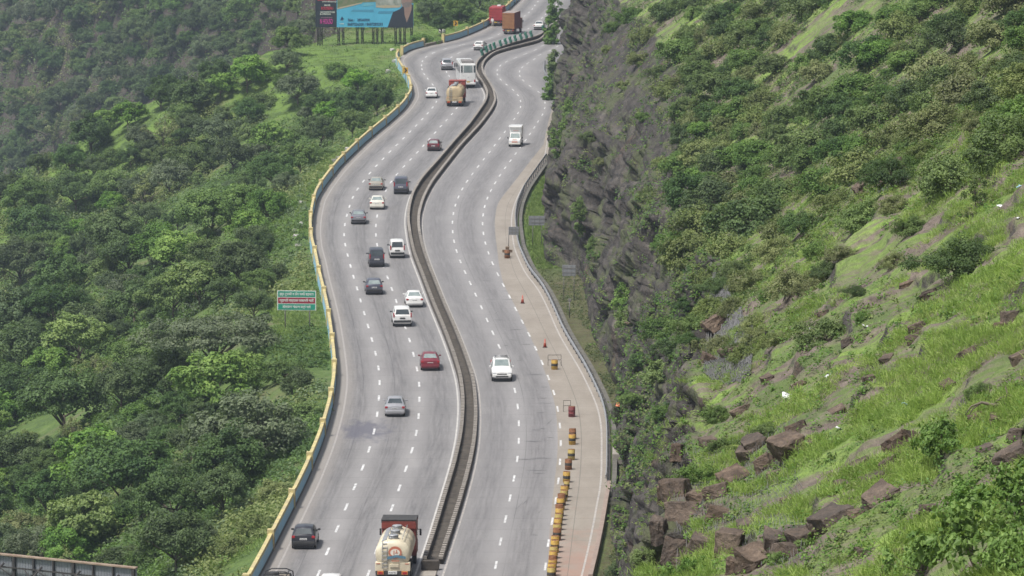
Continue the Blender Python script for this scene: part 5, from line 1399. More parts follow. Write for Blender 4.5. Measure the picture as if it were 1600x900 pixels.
# guardrail on the hill side
def guardrail(label, y0, y1, fx):
    root = tag(empty('guardrail', (float(fx(y0)), y0, 0)), label, 'guardrail', 'guardrails on the hill side'); T = Matrix.Translation(-root.location)
    prof = [(-.02, .42), (.035, .47), (.035, .53), (-.03, .575), (.035, .62), (.035, .68), (-.02, .74), (-.045, .74), (.010, .68), (.010, .62), (-.055, .575), (.010, .53), (.010, .47), (-.045, .42)]
    o = wall_strip('rail', fx, y0, y1, [(-a, z) for a, z in prof], M_STEEL, root, 1.0); o.matrix_parent_inverse = T
    y = y0 + 1
    pm = MB(); pm.box((0.13, 0, .36), (.14, .10, .76), 0, .01); pme = pm.mesh('post', [mottled('post_steel', (.20, .21, .22), (.14, .14, .15), 4, .6, .3)])
    while y < y1:
        p, t, s = frame_at(fx, y); o = mesh_obj('post', pme, root); o.matrix_parent_inverse = T; o.location = p; o.rotation_euler = (0, 0, math.atan2(-t.x, t.y)); y += 2.9
guardrail('long galvanised guardrail between the concrete shoulder and the rock face', 357, 606, frail)
def drain(label, y0, y1):
    o = wall_strip('drain_wall', off(frail, .62), y0, y1, [(-.18, -.3), (.22, -.3), (.20, .30), (-.16, .30)], mottled('mossy_drain_concrete', (.085, .085, .075), (.17, .16, .14), 1.0, .9), None); tag(o, label, 'low wall')
drain('dark mossy low wall running behind the guardrail', 352, 620)
o = wall_strip('kerb_wall', off(frail, .25), 318, 356.2, [(-.14, -.2), (.2, -.2), (.18, .42), (-.12, .42)], mottled('pinkish_concrete', (.33, .26, .22), (.25, .19, .165), 1.2, .85), None); tag(o, 'bare concrete edge wall beyond the end of the guardrail', 'low wall')
x, y = gp(966, 712); m = MB(); m.box((0, 0, .25), (.9, 6.5, .9), 0, .06); o = m.obj('culvert_block', [M_CONC], loc=(x, y, 0), rz=tangent(y)); tag(o, 'grey concrete culvert block between guardrail and rock face', 'concrete block')
# curved guardrail of the far bay
root = tag(empty('guardrail', (5.0, 728, 0)), 'short curved guardrail at the far bay beside the rock foot', 'guardrail', 'guardrails on the hill side')
pts = [gp(u, v) for u, v in ((850.5, 101), (849, 108), (849.5, 116), (852, 122), (857, 126))]
b = MB(); b.loft([[(p[0] - 5, p[1] - 728, .40), (p[0] - 4.92, p[1] - 728, .40), (p[0] - 4.92, p[1] - 728, .76), (p[0] - 5, p[1] - 728, .76)] for p in pts], smooth=False); b.obj('rail', [M_STEEL], root)
for p in pts: b = MB(); b.box((p[0] - 4.86, p[1] - 728, .36), (.1, .1, .74)); b.obj('post', [M_STEEL], root)

# ---- painted oil drums
M_DY = mottled('drum_yellow', (.52, .34, .05), (.38, .22, .06), 3.5, .6, bump=.01); M_DK = mottled('drum_black_band', (.03, .03, .03), (.07, .06, .05), 4, .7); M_RUST = mottled('drum_rust', (.26, .11, .04), (.16, .07, .035), 4, .8); M_DR = mottled('drum_red', (.20, .04, .045), (.13, .03, .03), 3, .6)
def drum_meshes(body, band, seed):
    r = .295; b = MB()
    prof = [(.0, .97), (.01, 1.0), (.28, 1.0), (.295, 1.045), (.31, 1.0), (.57, 1.0), (.585, 1.045), (.60, 1.0), (.87, 1.0), (.88, .97)]
    n = 20; b.loft([[(r * k * math.cos(2 * PI * q / n), r * k * math.sin(2 * PI * q / n), z) for q in range(n)] for z, k in prof], caps=False)
    b.cyl((0, 0, .0), (0, 0, .02), r * .97, n=n); b.cyl((0, 0, .835), (0, 0, .855), r * .965, n=n)
    bm = b.mesh('drum_body', [body])
    c = MB(); 
    rng = random.Random(seed); z0 = .33 + rng.uniform(-.02, .02)
    c.loft([[(r * k * math.cos(2 * PI * q / n), r * k * math.sin(2 * PI * q / n), z) for q in range(n)] for z, k in ((z0, 1.012), (z0 + .005, 1.02), (z0 + .22, 1.02), (z0 + .225, 1.012))], caps=False)
    cm = c.mesh('drum_band', [band]); 
    d = MB(); d.cyl((0, 0, .846), (0, 0, .860), r * .955, n=n); d.cyl((.16, .05, .86), (.16, .05, .885), .035, n=8)
    return bm, cm, d.mesh('drum_lid', [M_RUST])
DM = [drum_meshes(M_DY, M_DK, 1), drum_meshes(M_RUST, M_DK, 2), drum_meshes(M_DR, M_DR, 3), drum_meshes(mottled('drum_ochre', (.46, .36, .10), (.34, .25, .08), 3, .6), M_DK, 4)]
def drum(u, v, kind, label, group, tilt=0, z=0.0, sc=1.0):
    x, y = gp(u, v); o = empty('oil_drum', (x, y + .28, .008 + z), random.uniform(0, 6)); a, b_, c = DM[kind]
    mesh_obj('body', a, o)
    if kind != 2: mesh_obj('painted_band', b_, o)
    mesh_obj('lid', c, o); o.scale = (sc, sc, sc); o.rotation_euler[0] = R(tilt); tag(o, label, 'oil drum', group); return o
G = 'painted drums along the closed lane'
drum(893.5, 652, 2, 'plain dark red drum standing alone above the row of yellow drums', G)
drum(866.5, 578, 0, 'yellow and black drum standing alone in a barrier frame on the shoulder', G)
drum(792.5, 404, 1, 'brown drum standing alone near the grey roadside sign', G)
ZD = [(.378 * a + 700, .378 * b_ + 560) for a, b_ in [(516,336),(514,358),(510,422),(498,462),(490,515),(491,543),(481,577),(478,593),(471,610),(466,630),(462,655),(459,672),(457,692),(455,712),(453,737),(450,755),(443,785),(441,805),(437,830),(435,850),(433,868),(431,885),(429,902),(427,920)]]
KD = [1, 0, 3, 1, 0, 3, 0, 3, 1, 0, 1, 0, 3, 0, 3, 1, 0, 0, 3, 0, 1, 0, 0, 3]
DESC = {0: 'yellow', 1: 'rusty brown', 3: 'ochre'}
NUM = ['top', 'second', 'third', 'fourth', 'fifth', 'sixth', 'seventh', 'eighth', 'ninth', 'tenth', 'eleventh', 'twelfth', 'thirteenth', 'fourteenth', 'fifteenth', 'sixteenth', 'seventeenth', 'eighteenth', 'nineteenth', 'twentieth', 'twenty-first', 'twenty-second', 'twenty-third', 'twenty-fourth']
for q, ((u, v), kd) in enumerate(zip(ZD, KD)):
    drum(u, v, kd, f'{DESC[kd]} black-banded drum, {NUM[q]} from the top of the row along the closed lane', G, sc=.72 if q == 5 else random.uniform(.95, 1.04), tilt=random.uniform(-3, 3))
M_FRAME = mottled('frame_dark', (.05, .045, .04), (.10, .08, .06), 5, .7)
def frame(u, v, label, w=.9):
    x, y = gp(u, v); b = MB()
    for sg in (-1, 1): b.tube([(sg * w / 2, 0, 0), (sg * w / 2, 0, .95)], .022)
    for z in (.50, .95): b.tube([(-w / 2, 0, z), (w / 2, 0, z)], .022)
    for sg in (-1, 1): b.tube([(sg * w / 2, -.25, .02), (sg * w / 2, .25, .02)], .022)
    o = b.obj('barrier_frame', [M_FRAME], loc=(x, y, .012), rz=R(4)); tag(o, label, 'barrier frame', 'steel frames beside the drums')
frame(866.5, 571, 'dark steel barrier frame around the lone yellow drum', 1.2)
frame(886, 643, 'small steel frame standing beside the plain red drum', .6)
x, y = gp(792.5, 403); m = MB(); m.box((0, 0, .95), (.42, .34, .30), 0, .05); m.box((0, 0, .60), (1.1, .06, .32), 0, .02); m.box((0, .0, .30), (.1, .1, .6)); m.box((0, 0, .02), (.7, .5, .04)); o = m.obj('road_works_stand', [mottled('stand_brown', (.13, .09, .06), (.2, .14, .09), 3, .8)], loc=(x + .02, y + 1.1, .01)); tag(o, 'brown road works stand behind the lone brown drum', 'road works stand')
# ---- cones
M_CONE = mottled('cone_orange_red', (.50, .09, .05), (.40, .07, .045), 4, .5); M_CW = mottled('cone_sleeve', (.62, .3, .24), (.5, .2, .16), 5, .5)
def cone(u, v, label):
    x, y = gp(u, v); o = empty('traffic_cone', (x, y, .008)); b = MB(); b.cyl((0, 0, .04), (0, 0, .82), .17, .035, 16); b.obj('cone', [M_CONE], o)
    b = MB(); b.box((0, 0, .022), (.42, .42, .044), 0, .01); b.obj('base', [M_BLACKP], o); b = MB(); b.cyl((0, 0, .42), (0, 0, .58), .1085, .0795, 16, cap=False); b.obj('sleeve', [M_CW], o); tag(o, label, 'traffic cone', 'cones on the shoulder')
cone(816.5, 474, 'orange traffic cone farther up the shoulder, below the brown drum'); cone(851.5, 543, 'orange traffic cone nearer the lone yellow drum in its frame')

# ---- signs
M_SIGNBACK = mottled('sign_back_grey', (.30, .31, .32), (.22, .23, .24), 1.5, .6, .2); M_POST = mottled('sign_post', (.16, .16, .16), (.24, .22, .20), 3, .6)
def back_sign(label, u0, u1, v0, v1, posts, vb, beyond=0.0, level=0.0):
    uc = (u0 + u1) / 2; x, y = gp(posts[0], vb, level); y += 0
    s = FPX / (y / math.cos(0.0) + 1e-6)
    s = FPX / math.hypot(y, CAMZ)
    def at(u, v): return ((u - 800) / s, CAMZ - (v + 500) / s * 1.0)
    root = empty('road_sign', (x, y, level)); tag(root, label, 'road sign', 'road signs seen from behind')
    w = (u1 - u0) / s; hgt = (v1 - v0) / s; cx = x + (uc - posts[0]) / s; zb = (vb - v1) / s; 
    b = MB(); b.box((cx - x, .0, zb + hgt / 2), (w, .03, hgt), 0, .008); p = b.obj('sign_panel', [M_SIGNBACK], root)
    b = MB(); 
    for q in (.3, .7): b.box((cx - x, -.03, zb + hgt * q), (w * .96, .03, .05))
    for q in np.linspace(-.45, .45, 4): b.box((cx - x + q * w, -.028, zb + hgt / 2), (.035, .025, hgt * .96))
    b.obj('bracing_frame', [M_POST], p)
    for u in posts: b = MB(); b.cyl(((u - posts[0]) / s, .045, -.4), ((u - posts[0]) / s, .045, zb + hgt * .9), .04, n=10); b.obj('post', [M_POST], root)
back_sign('small grey sign panel seen from behind on one post at the shoulder edge', 795, 811, 354, 367, [794.8], 386)
back_sign('wide grey sign panel on two posts before the bright grass strip', 826, 852, 337, 352, [832.5, 846], 380, level=.2)
back_sign('grey sign panel on two posts in front of the bare rock face', 878.5, 900, 413.5, 431, [881, 897], 464, level=.2)
x, y = gp(890, 492, .1); b = MB(); b.cyl((0, 0, -.3), (0, 0, 1.5), .05, n=8); b.box((0, 0, 1.45), (.3, .12, .3), 0, .03); o = b.obj('marker_post', [M_POST], loc=(x, y, .1)); tag(o, 'thin dark marker post standing on the ground at the rock foot', 'post')

def chevron(label, u, v, vb, yy=None):
    x, y = gp(u, vb, 1.0); x = float(fpar(y)) - .5 if abs(float(fpar(y)) - x) < 1.6 else x
    s = FPX / math.hypot(y, CAMZ); z = 1.0 + (vb - v) / s
    root = empty('curve_sign', (x, y, -.1)); tag(root, label, 'curve sign', 'yellow curve signs on the parapet side'); z += .1
    b = MB(); b.box((0, 0, z), (.78, .03, .92), 0, .03); p = b.obj('sign_panel', [mottled('sign_yellow', (.62, .36, .03), (.5, .28, .03), 3, .5)], root)
    b = MB(); b.poly([(-.22, -.02, z + .34), (.02, -.02, z + .34), (.26, -.02, z), (.02, -.02, z - .34), (-.22, -.02, z - .34), (.0, -.02, z)], 0, (0, -.008, 0)); b.obj('black_chevron', [M_CHAR], p)
    b = MB(); b.cyl((0, .05, -.4), (0, .05, z + .3), .04, n=8); b.obj('post', [M_POST], root)
chevron('yellow curve sign with a black chevron on the parapet across from the bus', 634.5, 110, 118)
chevron('yellow curve sign with a black chevron before the far wooded bank', 717.5, 36.5, 52)

# green and red direction board
M_SG = mottled('sign_green', (.02, .30, .20), (.025, .25, .17), 2, .45); M_SR = mottled('sign_crimson', (.32, .02, .045), (.27, .02, .04), 2, .45); M_SW = mottled('sign_white', (.72, .76, .72), (.6, .64, .6), 4, .5)
def green_sign():
    Y = 446.0; c = at_dist(463.5, 469.5, Y); s = FPX / math.hypot(Y, CAMZ); W, H = 61 / s, 31 / s
    q = drop(c[0], Y, 'g'); g = q[0].z
    root = empty('road_sign', (c[0], Y, g), R(-4)); tag(root, 'green and crimson road sign with white lettering standing beyond the parapet', 'road sign')
    z = c[2] - g; tilt = Matrix.Rotation(R(3.0), 4, 'Y')
    b = MB(); b.box((0, 0, z), (W, .05, H), 0, .01); p = b.obj('sign_panel', [M_SW], root)
    def band(name, z0, h, m, txt, ww):
        b = MB(); b.box((0, -.028, z0), (W * .955, .012, h)); o = b.obj(name, [m], p)
        text_mesh(txt, h * .62, M_SW, 'lettering', o, Matrix.Translation((0, -.040, z0 - h * .02)) @ Matrix.Rotation(PI / 2, 4, 'X'), W * ww, True)
    h = H * .29
    band('green_band', z + H * .325, h, M_SG, 'इथून दुचाकी व तीन चाकी वाहनास', .88); band('crimson_band', z, h, M_SR, 'द्रुतगती मार्गावर परवानगी नाही', .88); band('green_band', z - H * .325, h, M_SG, 'लोणावळा खंडाळा मार्गे जावे', .72)
    for u in (.33, -.30): b = MB(); b.cyl((u * W, .07, -.6), (u * W, .07, z + H * .4), .06, n=10); b.obj('post', [M_POST], root)
    for ch in (p,): ch.rotation_euler = (0, 0, 0)
green_sign()

# the hoarding above the bend
def hoarding():
    Y = 800.0; s = FPX / math.hypot(Y, CAMZ)
    def P(u, v): c = at_dist(u, v, Y); return c[0], c[2]
    xl, zb = P(493, 42.5); xr, _ = P(646, 42.5); xm = P(526.3, 42)[0]
    xc = (xl + xr) / 2; root = empty('billboard', (xc, Y, 0)); tag(root, 'large pool hoarding with a black text panel and a figure in a dark shirt', 'billboard', 'billboards')
    H = 9.0; top = zb + H
    def L(u, v): x, z = P(u, v); return x - xc, z
    def quad(mb, pts, mi, y): mb.poly([(*(L(u, v)[:1]), y, L(u, v)[1]) for u, v in pts], mi, (0, .006, 0))
    b = MB(); b.box(((xl + xm) / 2 - xc, 0, zb + H / 2), (xm - xl, .12, H)); dark = b.obj('text_panel', [mottled('hoarding_black', (.012, .018, .03), (.02, .028, .042), .5, .6)], root)
    b = MB(); b.box(((xm + xr) / 2 - xc, 0, zb + H / 2), (xr - xm, .12, H)); pic = b.obj('picture_panel', [mottled('hoarding_pool_blue', (.10, .46, .70), (.08, .38, .60), .35, .5)], root)
    mats = [mottled('pool_deck', (.42, .36, .26), (.5, .42, .32), 1, .6), mottled('pool_planting', (.10, .17, .07), (.24, .22, .15), 1.2, .6), mottled('pool_house', (.50, .50, .48), (.12, .16, .12), .8, .6), mottled('pool_light_water', (.17, .48, .62), (.10, .38, .55), .8, .4), mottled('shirt_navy', (.018, .024, .04), (.026, .034, .052), .8, .8), mottled('portrait_skin', (.33, .22, .18), (.26, .17, .15), 1, .6), mottled('portrait_beard', (.16, .14, .14), (.24, .2, .19), 2, .8), mottled('pool_deep_water', (.055, .25, .42), (.08, .32, .5), .6, .5)]
    b = MB(); y = -.075
    quad(b, [(527, 13), (545, 9), (562, 4), (585, 3), (623, 5), (646, 5), (646, -60), (527, -60)], 1, y)
    quad(b, [(527, 14.5), (548, 9.8), (566, 5), (566, 3.6), (545, 8), (527, 12.4)], 0, y - .012)
    quad(b, [(587, 11.2), (600, 12.6), (624, 11.6), (628, 9), (612, 7.9), (588, 8.8)], 0, y - .012)
    quad(b, [(587, 8.4), (600, 8.6), (612, 7.6), (627, 9), (627, -40), (587, -40)], 2, y - .006)
    quad(b, [(566, 10), (584, 8.6), (584, 4), (570, 4)], 3, y - .012); quad(b, [(552, 14.8), (584, 15), (584, 19), (548, 18)], 7, y - .004); quad(b, [(592, 17.5), (616, 17), (611, 21.5), (590, 21)], 7, y - .004)
    b.obj('pool_scene', mats, pic)
    b = MB(); quad(b, [(605.5, 43.2), (609, 33), (614, 19), (625, 14), (631, 8), (645.6, 7), (645.6, 43.2)], 4, -.095); quad(b, [(631, 8.5), (632, 22), (635.5, 35), (640, 24), (643, 15), (643.5, 7)], 5, -.102)
    quad(b, [(627.5, 6), (629, 10), (634, 12.2), (639, 11.5), (643, 7), (644.5, -8), (643, -22), (636, -28), (629, -22), (626.8, -8)], 5, -.110)
    quad(b, [(628.6, 3), (630, 9.6), (634, 12), (639.2, 11), (642.6, 6), (643.4, 1), (641, 4), (636, 3), (631, 4.5)], 6, -.116); b.obj('figure', mats, pic)
    Rm = Matrix.Rotation(PI / 2, 4, 'X')
    wm, rm, pm, km = M_SW, mottled('hoarding_red', (.58, .04, .07), (.5, .03, .06), 3, .5), mottled('hoarding_pink', (.60, .045, .33), (.5, .04, .28), 3, .5), mottled('hoarding_navy', (.01, .05, .13), (.015, .07, .17), 3, .6)
    def txt(body, u, v, wpx, hpx, m, par): x, z = L(u, v); text_mesh(body, hpx / s * 1.38, m, 'lettering', par, Matrix.Translation((x, -.085, z)) @ Rm, wpx / s, True, .006)
    txt('LUXURY', 511.5, -1.2, 30, 5, rm, dark); txt('(FARM RESIDENCES)', 514.5, 2.6, 22, 1.9, wm, dark); txt('MAVE', 511.5, 8.2, 9, 2.5, wm, dark); txt('ROUSSEAU', 511.3, 13, 18.5, 4.6, rm, dark)
    txt('ARCHITECTURE', 511.8, 19, 23, 2.4, wm, dark); txt('& DESIGN', 508.3, 22, 16.5, 2.4, wm, dark); txt('N HOUSO', 510, 33.8, 19.5, 8, pm, dark)
    b = MB(); x, z = L(510.5, 27.3); b.box((x, -.07, z), (18 / s, .02, .35 / s * 1.6)); b.obj('rule', [mottled('rule_pink', (.34, .2, .28), (.3, .18, .25), 2, .6)], dark)
    x, z = L(548, 31.2); txt('Sales :', 549, 31.3, 10.5, 4.2, km, pic); txt('28560000', 568, 31.3, 19.5, 4.2, km, pic); txt('8687226300 / 8687283293', 570.5, 38, 55, 4.4, km, pic)
    b = MB(); x, z = L(534.3, 30); b.box((x, -.07, z), (4.5 / s, .02, 4 / s), 0, .0, 0, 0, R(20)); b.poly([(x - .3, -.085, z - .2), (x + .35, -.085, z), (x, -.085, z + .5)], 1, (0, .006, 0)); b.obj('small_emblem', [mottled('emblem_blue', (.12, .20, .34), (.16, .28, .42), 3, .6), km], pic)
    x, z = L(534, 37.2); text_mesh('HOMES', 1.9 / s * 1.3, wm, 'lettering', pic, Matrix.Translation((x, -.085, z)) @ Rm, 6.5 / s, True, .006)
    for q, u in enumerate((497, 502, 529, 536, 558, 566, 583, 589, 597, 618, 625, 632, 643)):
        x, z = L(u, 43); g = drop(x + xc, Y + .8, 'g')[0].z
        b = MB()
        for sg in (-1, 1): b.cyl((x + sg * .16, .5, g - .6), (x + sg * .16, .5, zb + H * .95), .065, n=8)
        n = 4
        for k_ in range(n): z0 = g + (zb - g) * k_ / n; z1 = g + (zb - g) * (k_ + 1) / n; b.tube([(x - .16, .5, z0), (x + .16, .5, z1)], .035, 5)
        b.tube([(x, .5, zb * .75), (x, 2.4, g + .2)], .06, 6); b.obj('lattice_leg', [M_CHASS], root)
    b = MB()
    for z in (zb + .4, zb + 3, zb + 6, zb + 8.6): b.box(((xr + xl) / 2 - xc, .35, z), (xr - xl, .10, .12))
    b.obj('back_beam', [M_CHASS], root)
hoarding()

# hoarding seen from behind at the lower edge
def back_hoarding():
    a = at_dist(213, 888.5, 300.0); bq = at_dist(0, 865, 304.9)
    d = Vector((bq[0] - a[0], bq[1] - a[1], 0)).normalized(); Ln = 20.0; zt = float(a[2]); H = 7.5
    root = empty('billboard', (a[0], a[1], zt - H), math.atan2(d.y, d.x)); tag(root, 'grey hoarding seen from behind with black steel bracing at the lower corner', 'billboard', 'billboards')
    # local +X runs away from the road, local +Y points towards the camera (the back)
    b = MB(); b.box((Ln / 2, -.06, H / 2), (Ln, .06, H))
    p = b.obj('sheet_panel', [mottled('grey_sheet', (.30, .32, .35), (.24, .255, .28), 1.0, .5, .3)], root)
    b = MB(); 
    for q in range(int(Ln / .22)): b.box((.1 + q * .22, -.018, H / 2), (.03, .03, H * .98))
    b.obj('sheet_rib', [mottled('grey_sheet', (.3, .3, .3), (.2, .2, .2))], p)
    b = MB(); b.box((Ln / 2, .02, H + .05), (Ln + .1, .34, .12), 0, .02); b.obj('top_edge', [mottled('rusty_edge', (.33, .26, .20), (.22, .15, .11), 2, .85)], root)
    for q in range(12):
        x = .2 + q * 1.55
        b = MB(); b.box((x, .09, H / 2 - .5), (.12 if q % 3 else .2, .14, H + 1.0)); b.obj('upright', [M_CHASS], root)
    for z in (H - .75, H - 2.2, H - 3.6, H - 5): b = MB(); b.box((Ln / 2, .22, z), (Ln, .09, .09)); b.obj('cross_rail', [M_CHASS], root)
    for q in range(6):
        x = 1.2 + q * 3.0
        b = MB(); b.tube([(x, .25, H - .5), (x, 1.6, H - 1.1), (x + .05, 2.1, -1.4)], .075, 6); b.tube([(x, .25, H - 2.4), (x, 1.9, H - 1.5)], .05, 6); b.tube([(x - 1.2, .3, H - 1.6), (x, .8, H - .65), (x + 1.1, .3, H - 1.4)], .05, 6); b.tube([(x, 1.6, H - 1.1), (x + 1.4, .3, H - .7)], .045, 6); b.obj('brace', [M_CHASS], root)
back_hoarding()
# ------------------------------------------------------------------ loose rocks, net, litter on the near slope
k = NT('brown_rock'); pos = k.geo().outputs['Position']; oi = k.n('ObjectInfo').outputs['Random']
a = k.noise(pos, 1.6, 6, .68); b_ = k.noise(pos, 7.0, 5, .7)
c = k.ramp(a, [(.28, (.04, .031, .026)), (.5, (.15, .108, .08)), (.74, (.31, .235, .175))])
c = k.mix(k.ramp(b_, [(.45, 0), (.7, .6)]), c, (.06, .05, .045)); c = k.mix(k.math('MULTIPLY', oi, .45), c, (.10, .095, .092))
M_ROCK = k.done(k.bsdf(c, .9, 0, .2, k.bump(k.math('ADD', a, b_), .10)))
k = NT('pale_rock'); pos = k.geo().outputs['Position']; M_PALE = k.done(k.bsdf(k.mix(k.noise(pos, 1.5, 5, .7), (.22, .20, .18), (.62, .60, .57)), .9, 0, .2, k.bump(k.noise(pos, 4, 4), .06)))
ROCKS = []
def rock_mesh(seed, w, d, h, mat):
    rng = random.Random(seed); bm = bmesh.new()
    pts = [Vector((x + rng.uniform(-.32, .22) * x, y + rng.uniform(-.32, .22) * y, z + rng.uniform(-.35, .15) * z)) for x in (-1, 1) for y in (-1, 1) for z in (-1, 1)]
    for _ in range(3):
        p = Vector((rng.uniform(-1, 1), rng.uniform(-1, 1), rng.uniform(-1, 1))); pts.append(p / max(abs(p.x), abs(p.y), abs(p.z)) * 1.02)
    for p in pts: bm.verts.new((p.x * w / 2, p.y * d / 2, p.z * h / 2))
    r = bmesh.ops.convex_hull(bm, input=bm.verts[:])
    bmesh.ops.delete(bm, geom=list({g for g in r['geom_interior'] + r['geom_unused'] if isinstance(g, bmesh.types.BMVert)}), context='VERTS')
    bmesh.ops.bevel(bm, geom=bm.edges[:], offset=min(w, d, h) * .035, segments=1, affect='EDGES')
    bmesh.ops.subdivide_edges(bm, edges=bm.edges[:], cuts=4, use_grid_fill=True)
    for v in bm.verts:
        q = v.co; n = float(fbm(q.x * 1.7 / w * 2, q.y * 1.7 / d * 2, q.z * 1.7 / h * 2 + seed, oct=3)); n2 = float(fbm(q.x * 5 / w, q.y * 5 / d, q.z * 9 / h + seed, oct=2, ridge=True)); v.co = q * (1 + .13 * n + .07 * n2)
    bmesh.ops.recalc_face_normals(bm, faces=bm.faces)
    me = bpy.data.meshes.new('rock'); bm.to_mesh(me); bm.free(); me.materials.append(mat); return me
def rock(u, v, wpx, hpx, seed, mat=None, lean=0.0, sink=.44):
    h = hit_pixel(u, v + hpx * .25)
    if h is None: return
    p, n, t, nm = h; s = FPX / t; w, hh = wpx / s * .92, hpx / s * .85
    o = mesh_obj('rock', rock_mesh(seed, w, max(w, hh) * 1.15, hh * 1.1, mat or M_ROCK))
    o.location = (p.x, p.y, p.z + hh * (.5 - sink)); o.rotation_euler = (random.uniform(-.2, .2), lean, random.uniform(-.5, .5))
    ROCKS.append((o, u, v, wpx, 'pale' if mat is M_PALE else 'brown')); return o
for q, (u, v, w_, h_, ln) in enumerate([(1229,690,52,44,-.4), (1171,703,40,26,-.2), (1078,800,58,66,-.3), (1120,800,36,38,.3), (1098,848,56,40,.2), (1183,868,50,50,-.3), (1148,884,30,36,.3), (1226,858,50,40,.1), (1303,806,54,46,-.4), (1229,781,20,16,0), (1338,802,24,18,0),
    (1376,773,48,22,-.5), (1315,756,22,20,0), (1344,726,40,26,-.5), (1410,688,58,36,-.5), (1530,652,26,16,-.3), (1559,652,24,18,0), (1588,678,30,30,0), (1580,711,58,40,-.5), (1406,862,26,20,0), (1398,886,38,26,0), (1451,794,28,20,0),
    (1433,510,26,22,-.4), (1428,526,24,16,-.4), (1512,553,36,20,-.6), (1563,508,22,22,0), (1584,492,28,24,0), (1593,557,30,26,-.4), (1323,533,20,14,-.4), (1387,560,20,16,-.3), (1360,590,20,16,-.3), (1290,487,24,16,-.4), (1417,443,24,14,-.4), (1453,457,26,14,-.4),
    (1118,500,40,22,-.5), (1104,560,24,30,.3), (1148,545,40,20,-.3), (1400,263,52,26,-.6), (1352,288,40,22,-.6), (1108,690,26,24,0), (1060,700,20,30,0), (1040,760,26,40,0), (1030,820,24,40,0), (1210,740,24,18,-.3), (1270,690,20,14,-.3), (1310,640,26,14,-.5), (1250,600,22,14,-.4), (1160,640,28,20,-.4), (1480,600,22,14,-.4), (1200,590,20,14,-.4), (1540,700,24,18,-.3), (1350,860,24,16,0), (1058,760,40,50,-.2), (1092,775,34,40,.1), (1120,765,40,30,-.3), (1145,745,46,34,-.3), (1196,720,34,30,-.4), (1140,845,44,50,.1), (1165,820,30,26,-.2), (1208,842,34,44,.2), (1250,838,36,34,-.2), (1275,822,30,28,-.3), (1055,850,40,56,.2), (1180,690,36,30,-.4), (1248,668,34,24,-.5), (1368,745,44,22,-.5), (1392,720,40,22,-.5)]):
    rock(u, v, w_, h_, 200 + q, lean=ln)
for q, (u, v, w_, h_) in enumerate([(545,236,9,11), (538,243,8,6), (530,247,10,5), (525,252,9,6), (470,352,9,8), (464,360,12,5), (462,372,8,10), (466,384,9,5), (472,318,8,6), (618,96,9,6), (606,112,8,6), (690,50,10,6), (640,70,7,5), (613,78,6,4)]):
    rock(u, v, w_, h_, 400 + q, M_PALE, sink=.1)

M_WIRE = mottled('dull_wire', (.20, .20, .20), (.12, .115, .11), 3, .6, .2)
def net(label, poly, cell, rad, lift):
    """wire netting draped over the slope: poly of pixels fixes the corners of the sheet on the ground"""
    c = [hit_pixel(u, v) for u, v in poly]
    c = [np.array(q[0]) for q in c]
    # four corners: far-top, near-top, near-bottom, far-bottom in plan
    nu = max(2, int(np.linalg.norm(c[1][:2] - c[0][:2]) / (cell * 2.6))); nv = max(2, int(np.linalg.norm(c[3][:2] - c[0][:2]) / cell))
    nu, nv = min(nu, 190), min(nv, 90)
    bm = MB(); cache = {}
    def P(i, j):
        if (i, j) in cache: return cache[i, j]
        a, b2 = i / nu, j / nv; p = (c[0] * (1 - a) + c[1] * a) * (1 - b2) + (c[3] * (1 - a) + c[2] * a) * b2
        jx = .05 * math.sin(i * 1.7 + j * .6); q = drop(p[0] + jx, p[1] + jx, 'h')
        cache[i, j] = None if q is None else Vector(q[0]) + Vector(q[1]) * (lift + .03 * math.sin(i * .5) * math.cos(j * .4)); return cache[i, j]
    V, F = [], []
    def seg(a, b2):
        if a is None or b2 is None or (a - b2).length > cell * 9: return
        d = (b2 - a).normalized(); x = d.cross(Vector((.3, .2, .93))).normalized(); y = d.cross(x); n = len(V)
        for e in (a, b2):
            for q in range(3): V.append(tuple(e + (x * math.cos(q * 2.0944) + y * math.sin(q * 2.0944)) * rad))
        for q in range(3): F.append((n + q, n + (q + 1) % 3, n + 3 + (q + 1) % 3, n + 3 + q))
    for i in range(nu + 1):
        for j in range(nv + 1):
            if (i + j) % 2: continue
            if i < nu and j < nv: seg(P(i, j), P(i + 1, j + 1))
            if i > 0 and j < nv: seg(P(i, j), P(i - 1, j + 1))
    bm.bm.free()
    o = mesh_obj('rockfall_net', np_mesh('net', V, F, [M_WIRE])); tag(o, label, 'wire net', 'wire nets on the slope')
net('coarse wire netting draped over the brown rocks at the lower edge of the slope', [(1052,690),(1052,868),(1265,892),(1246,655)], .26, .0058, .07)
net('dark wire netting hanging on the rock ledge halfway up the slope', [(1106,478),(1100,585),(1172,590),(1178,500)], .34, .010, .10)
net('wire netting on the small dark ledge below the upper bushes', [(1352,272),(1330,300),(1405,292),(1428,255)], .40, .012, .10)

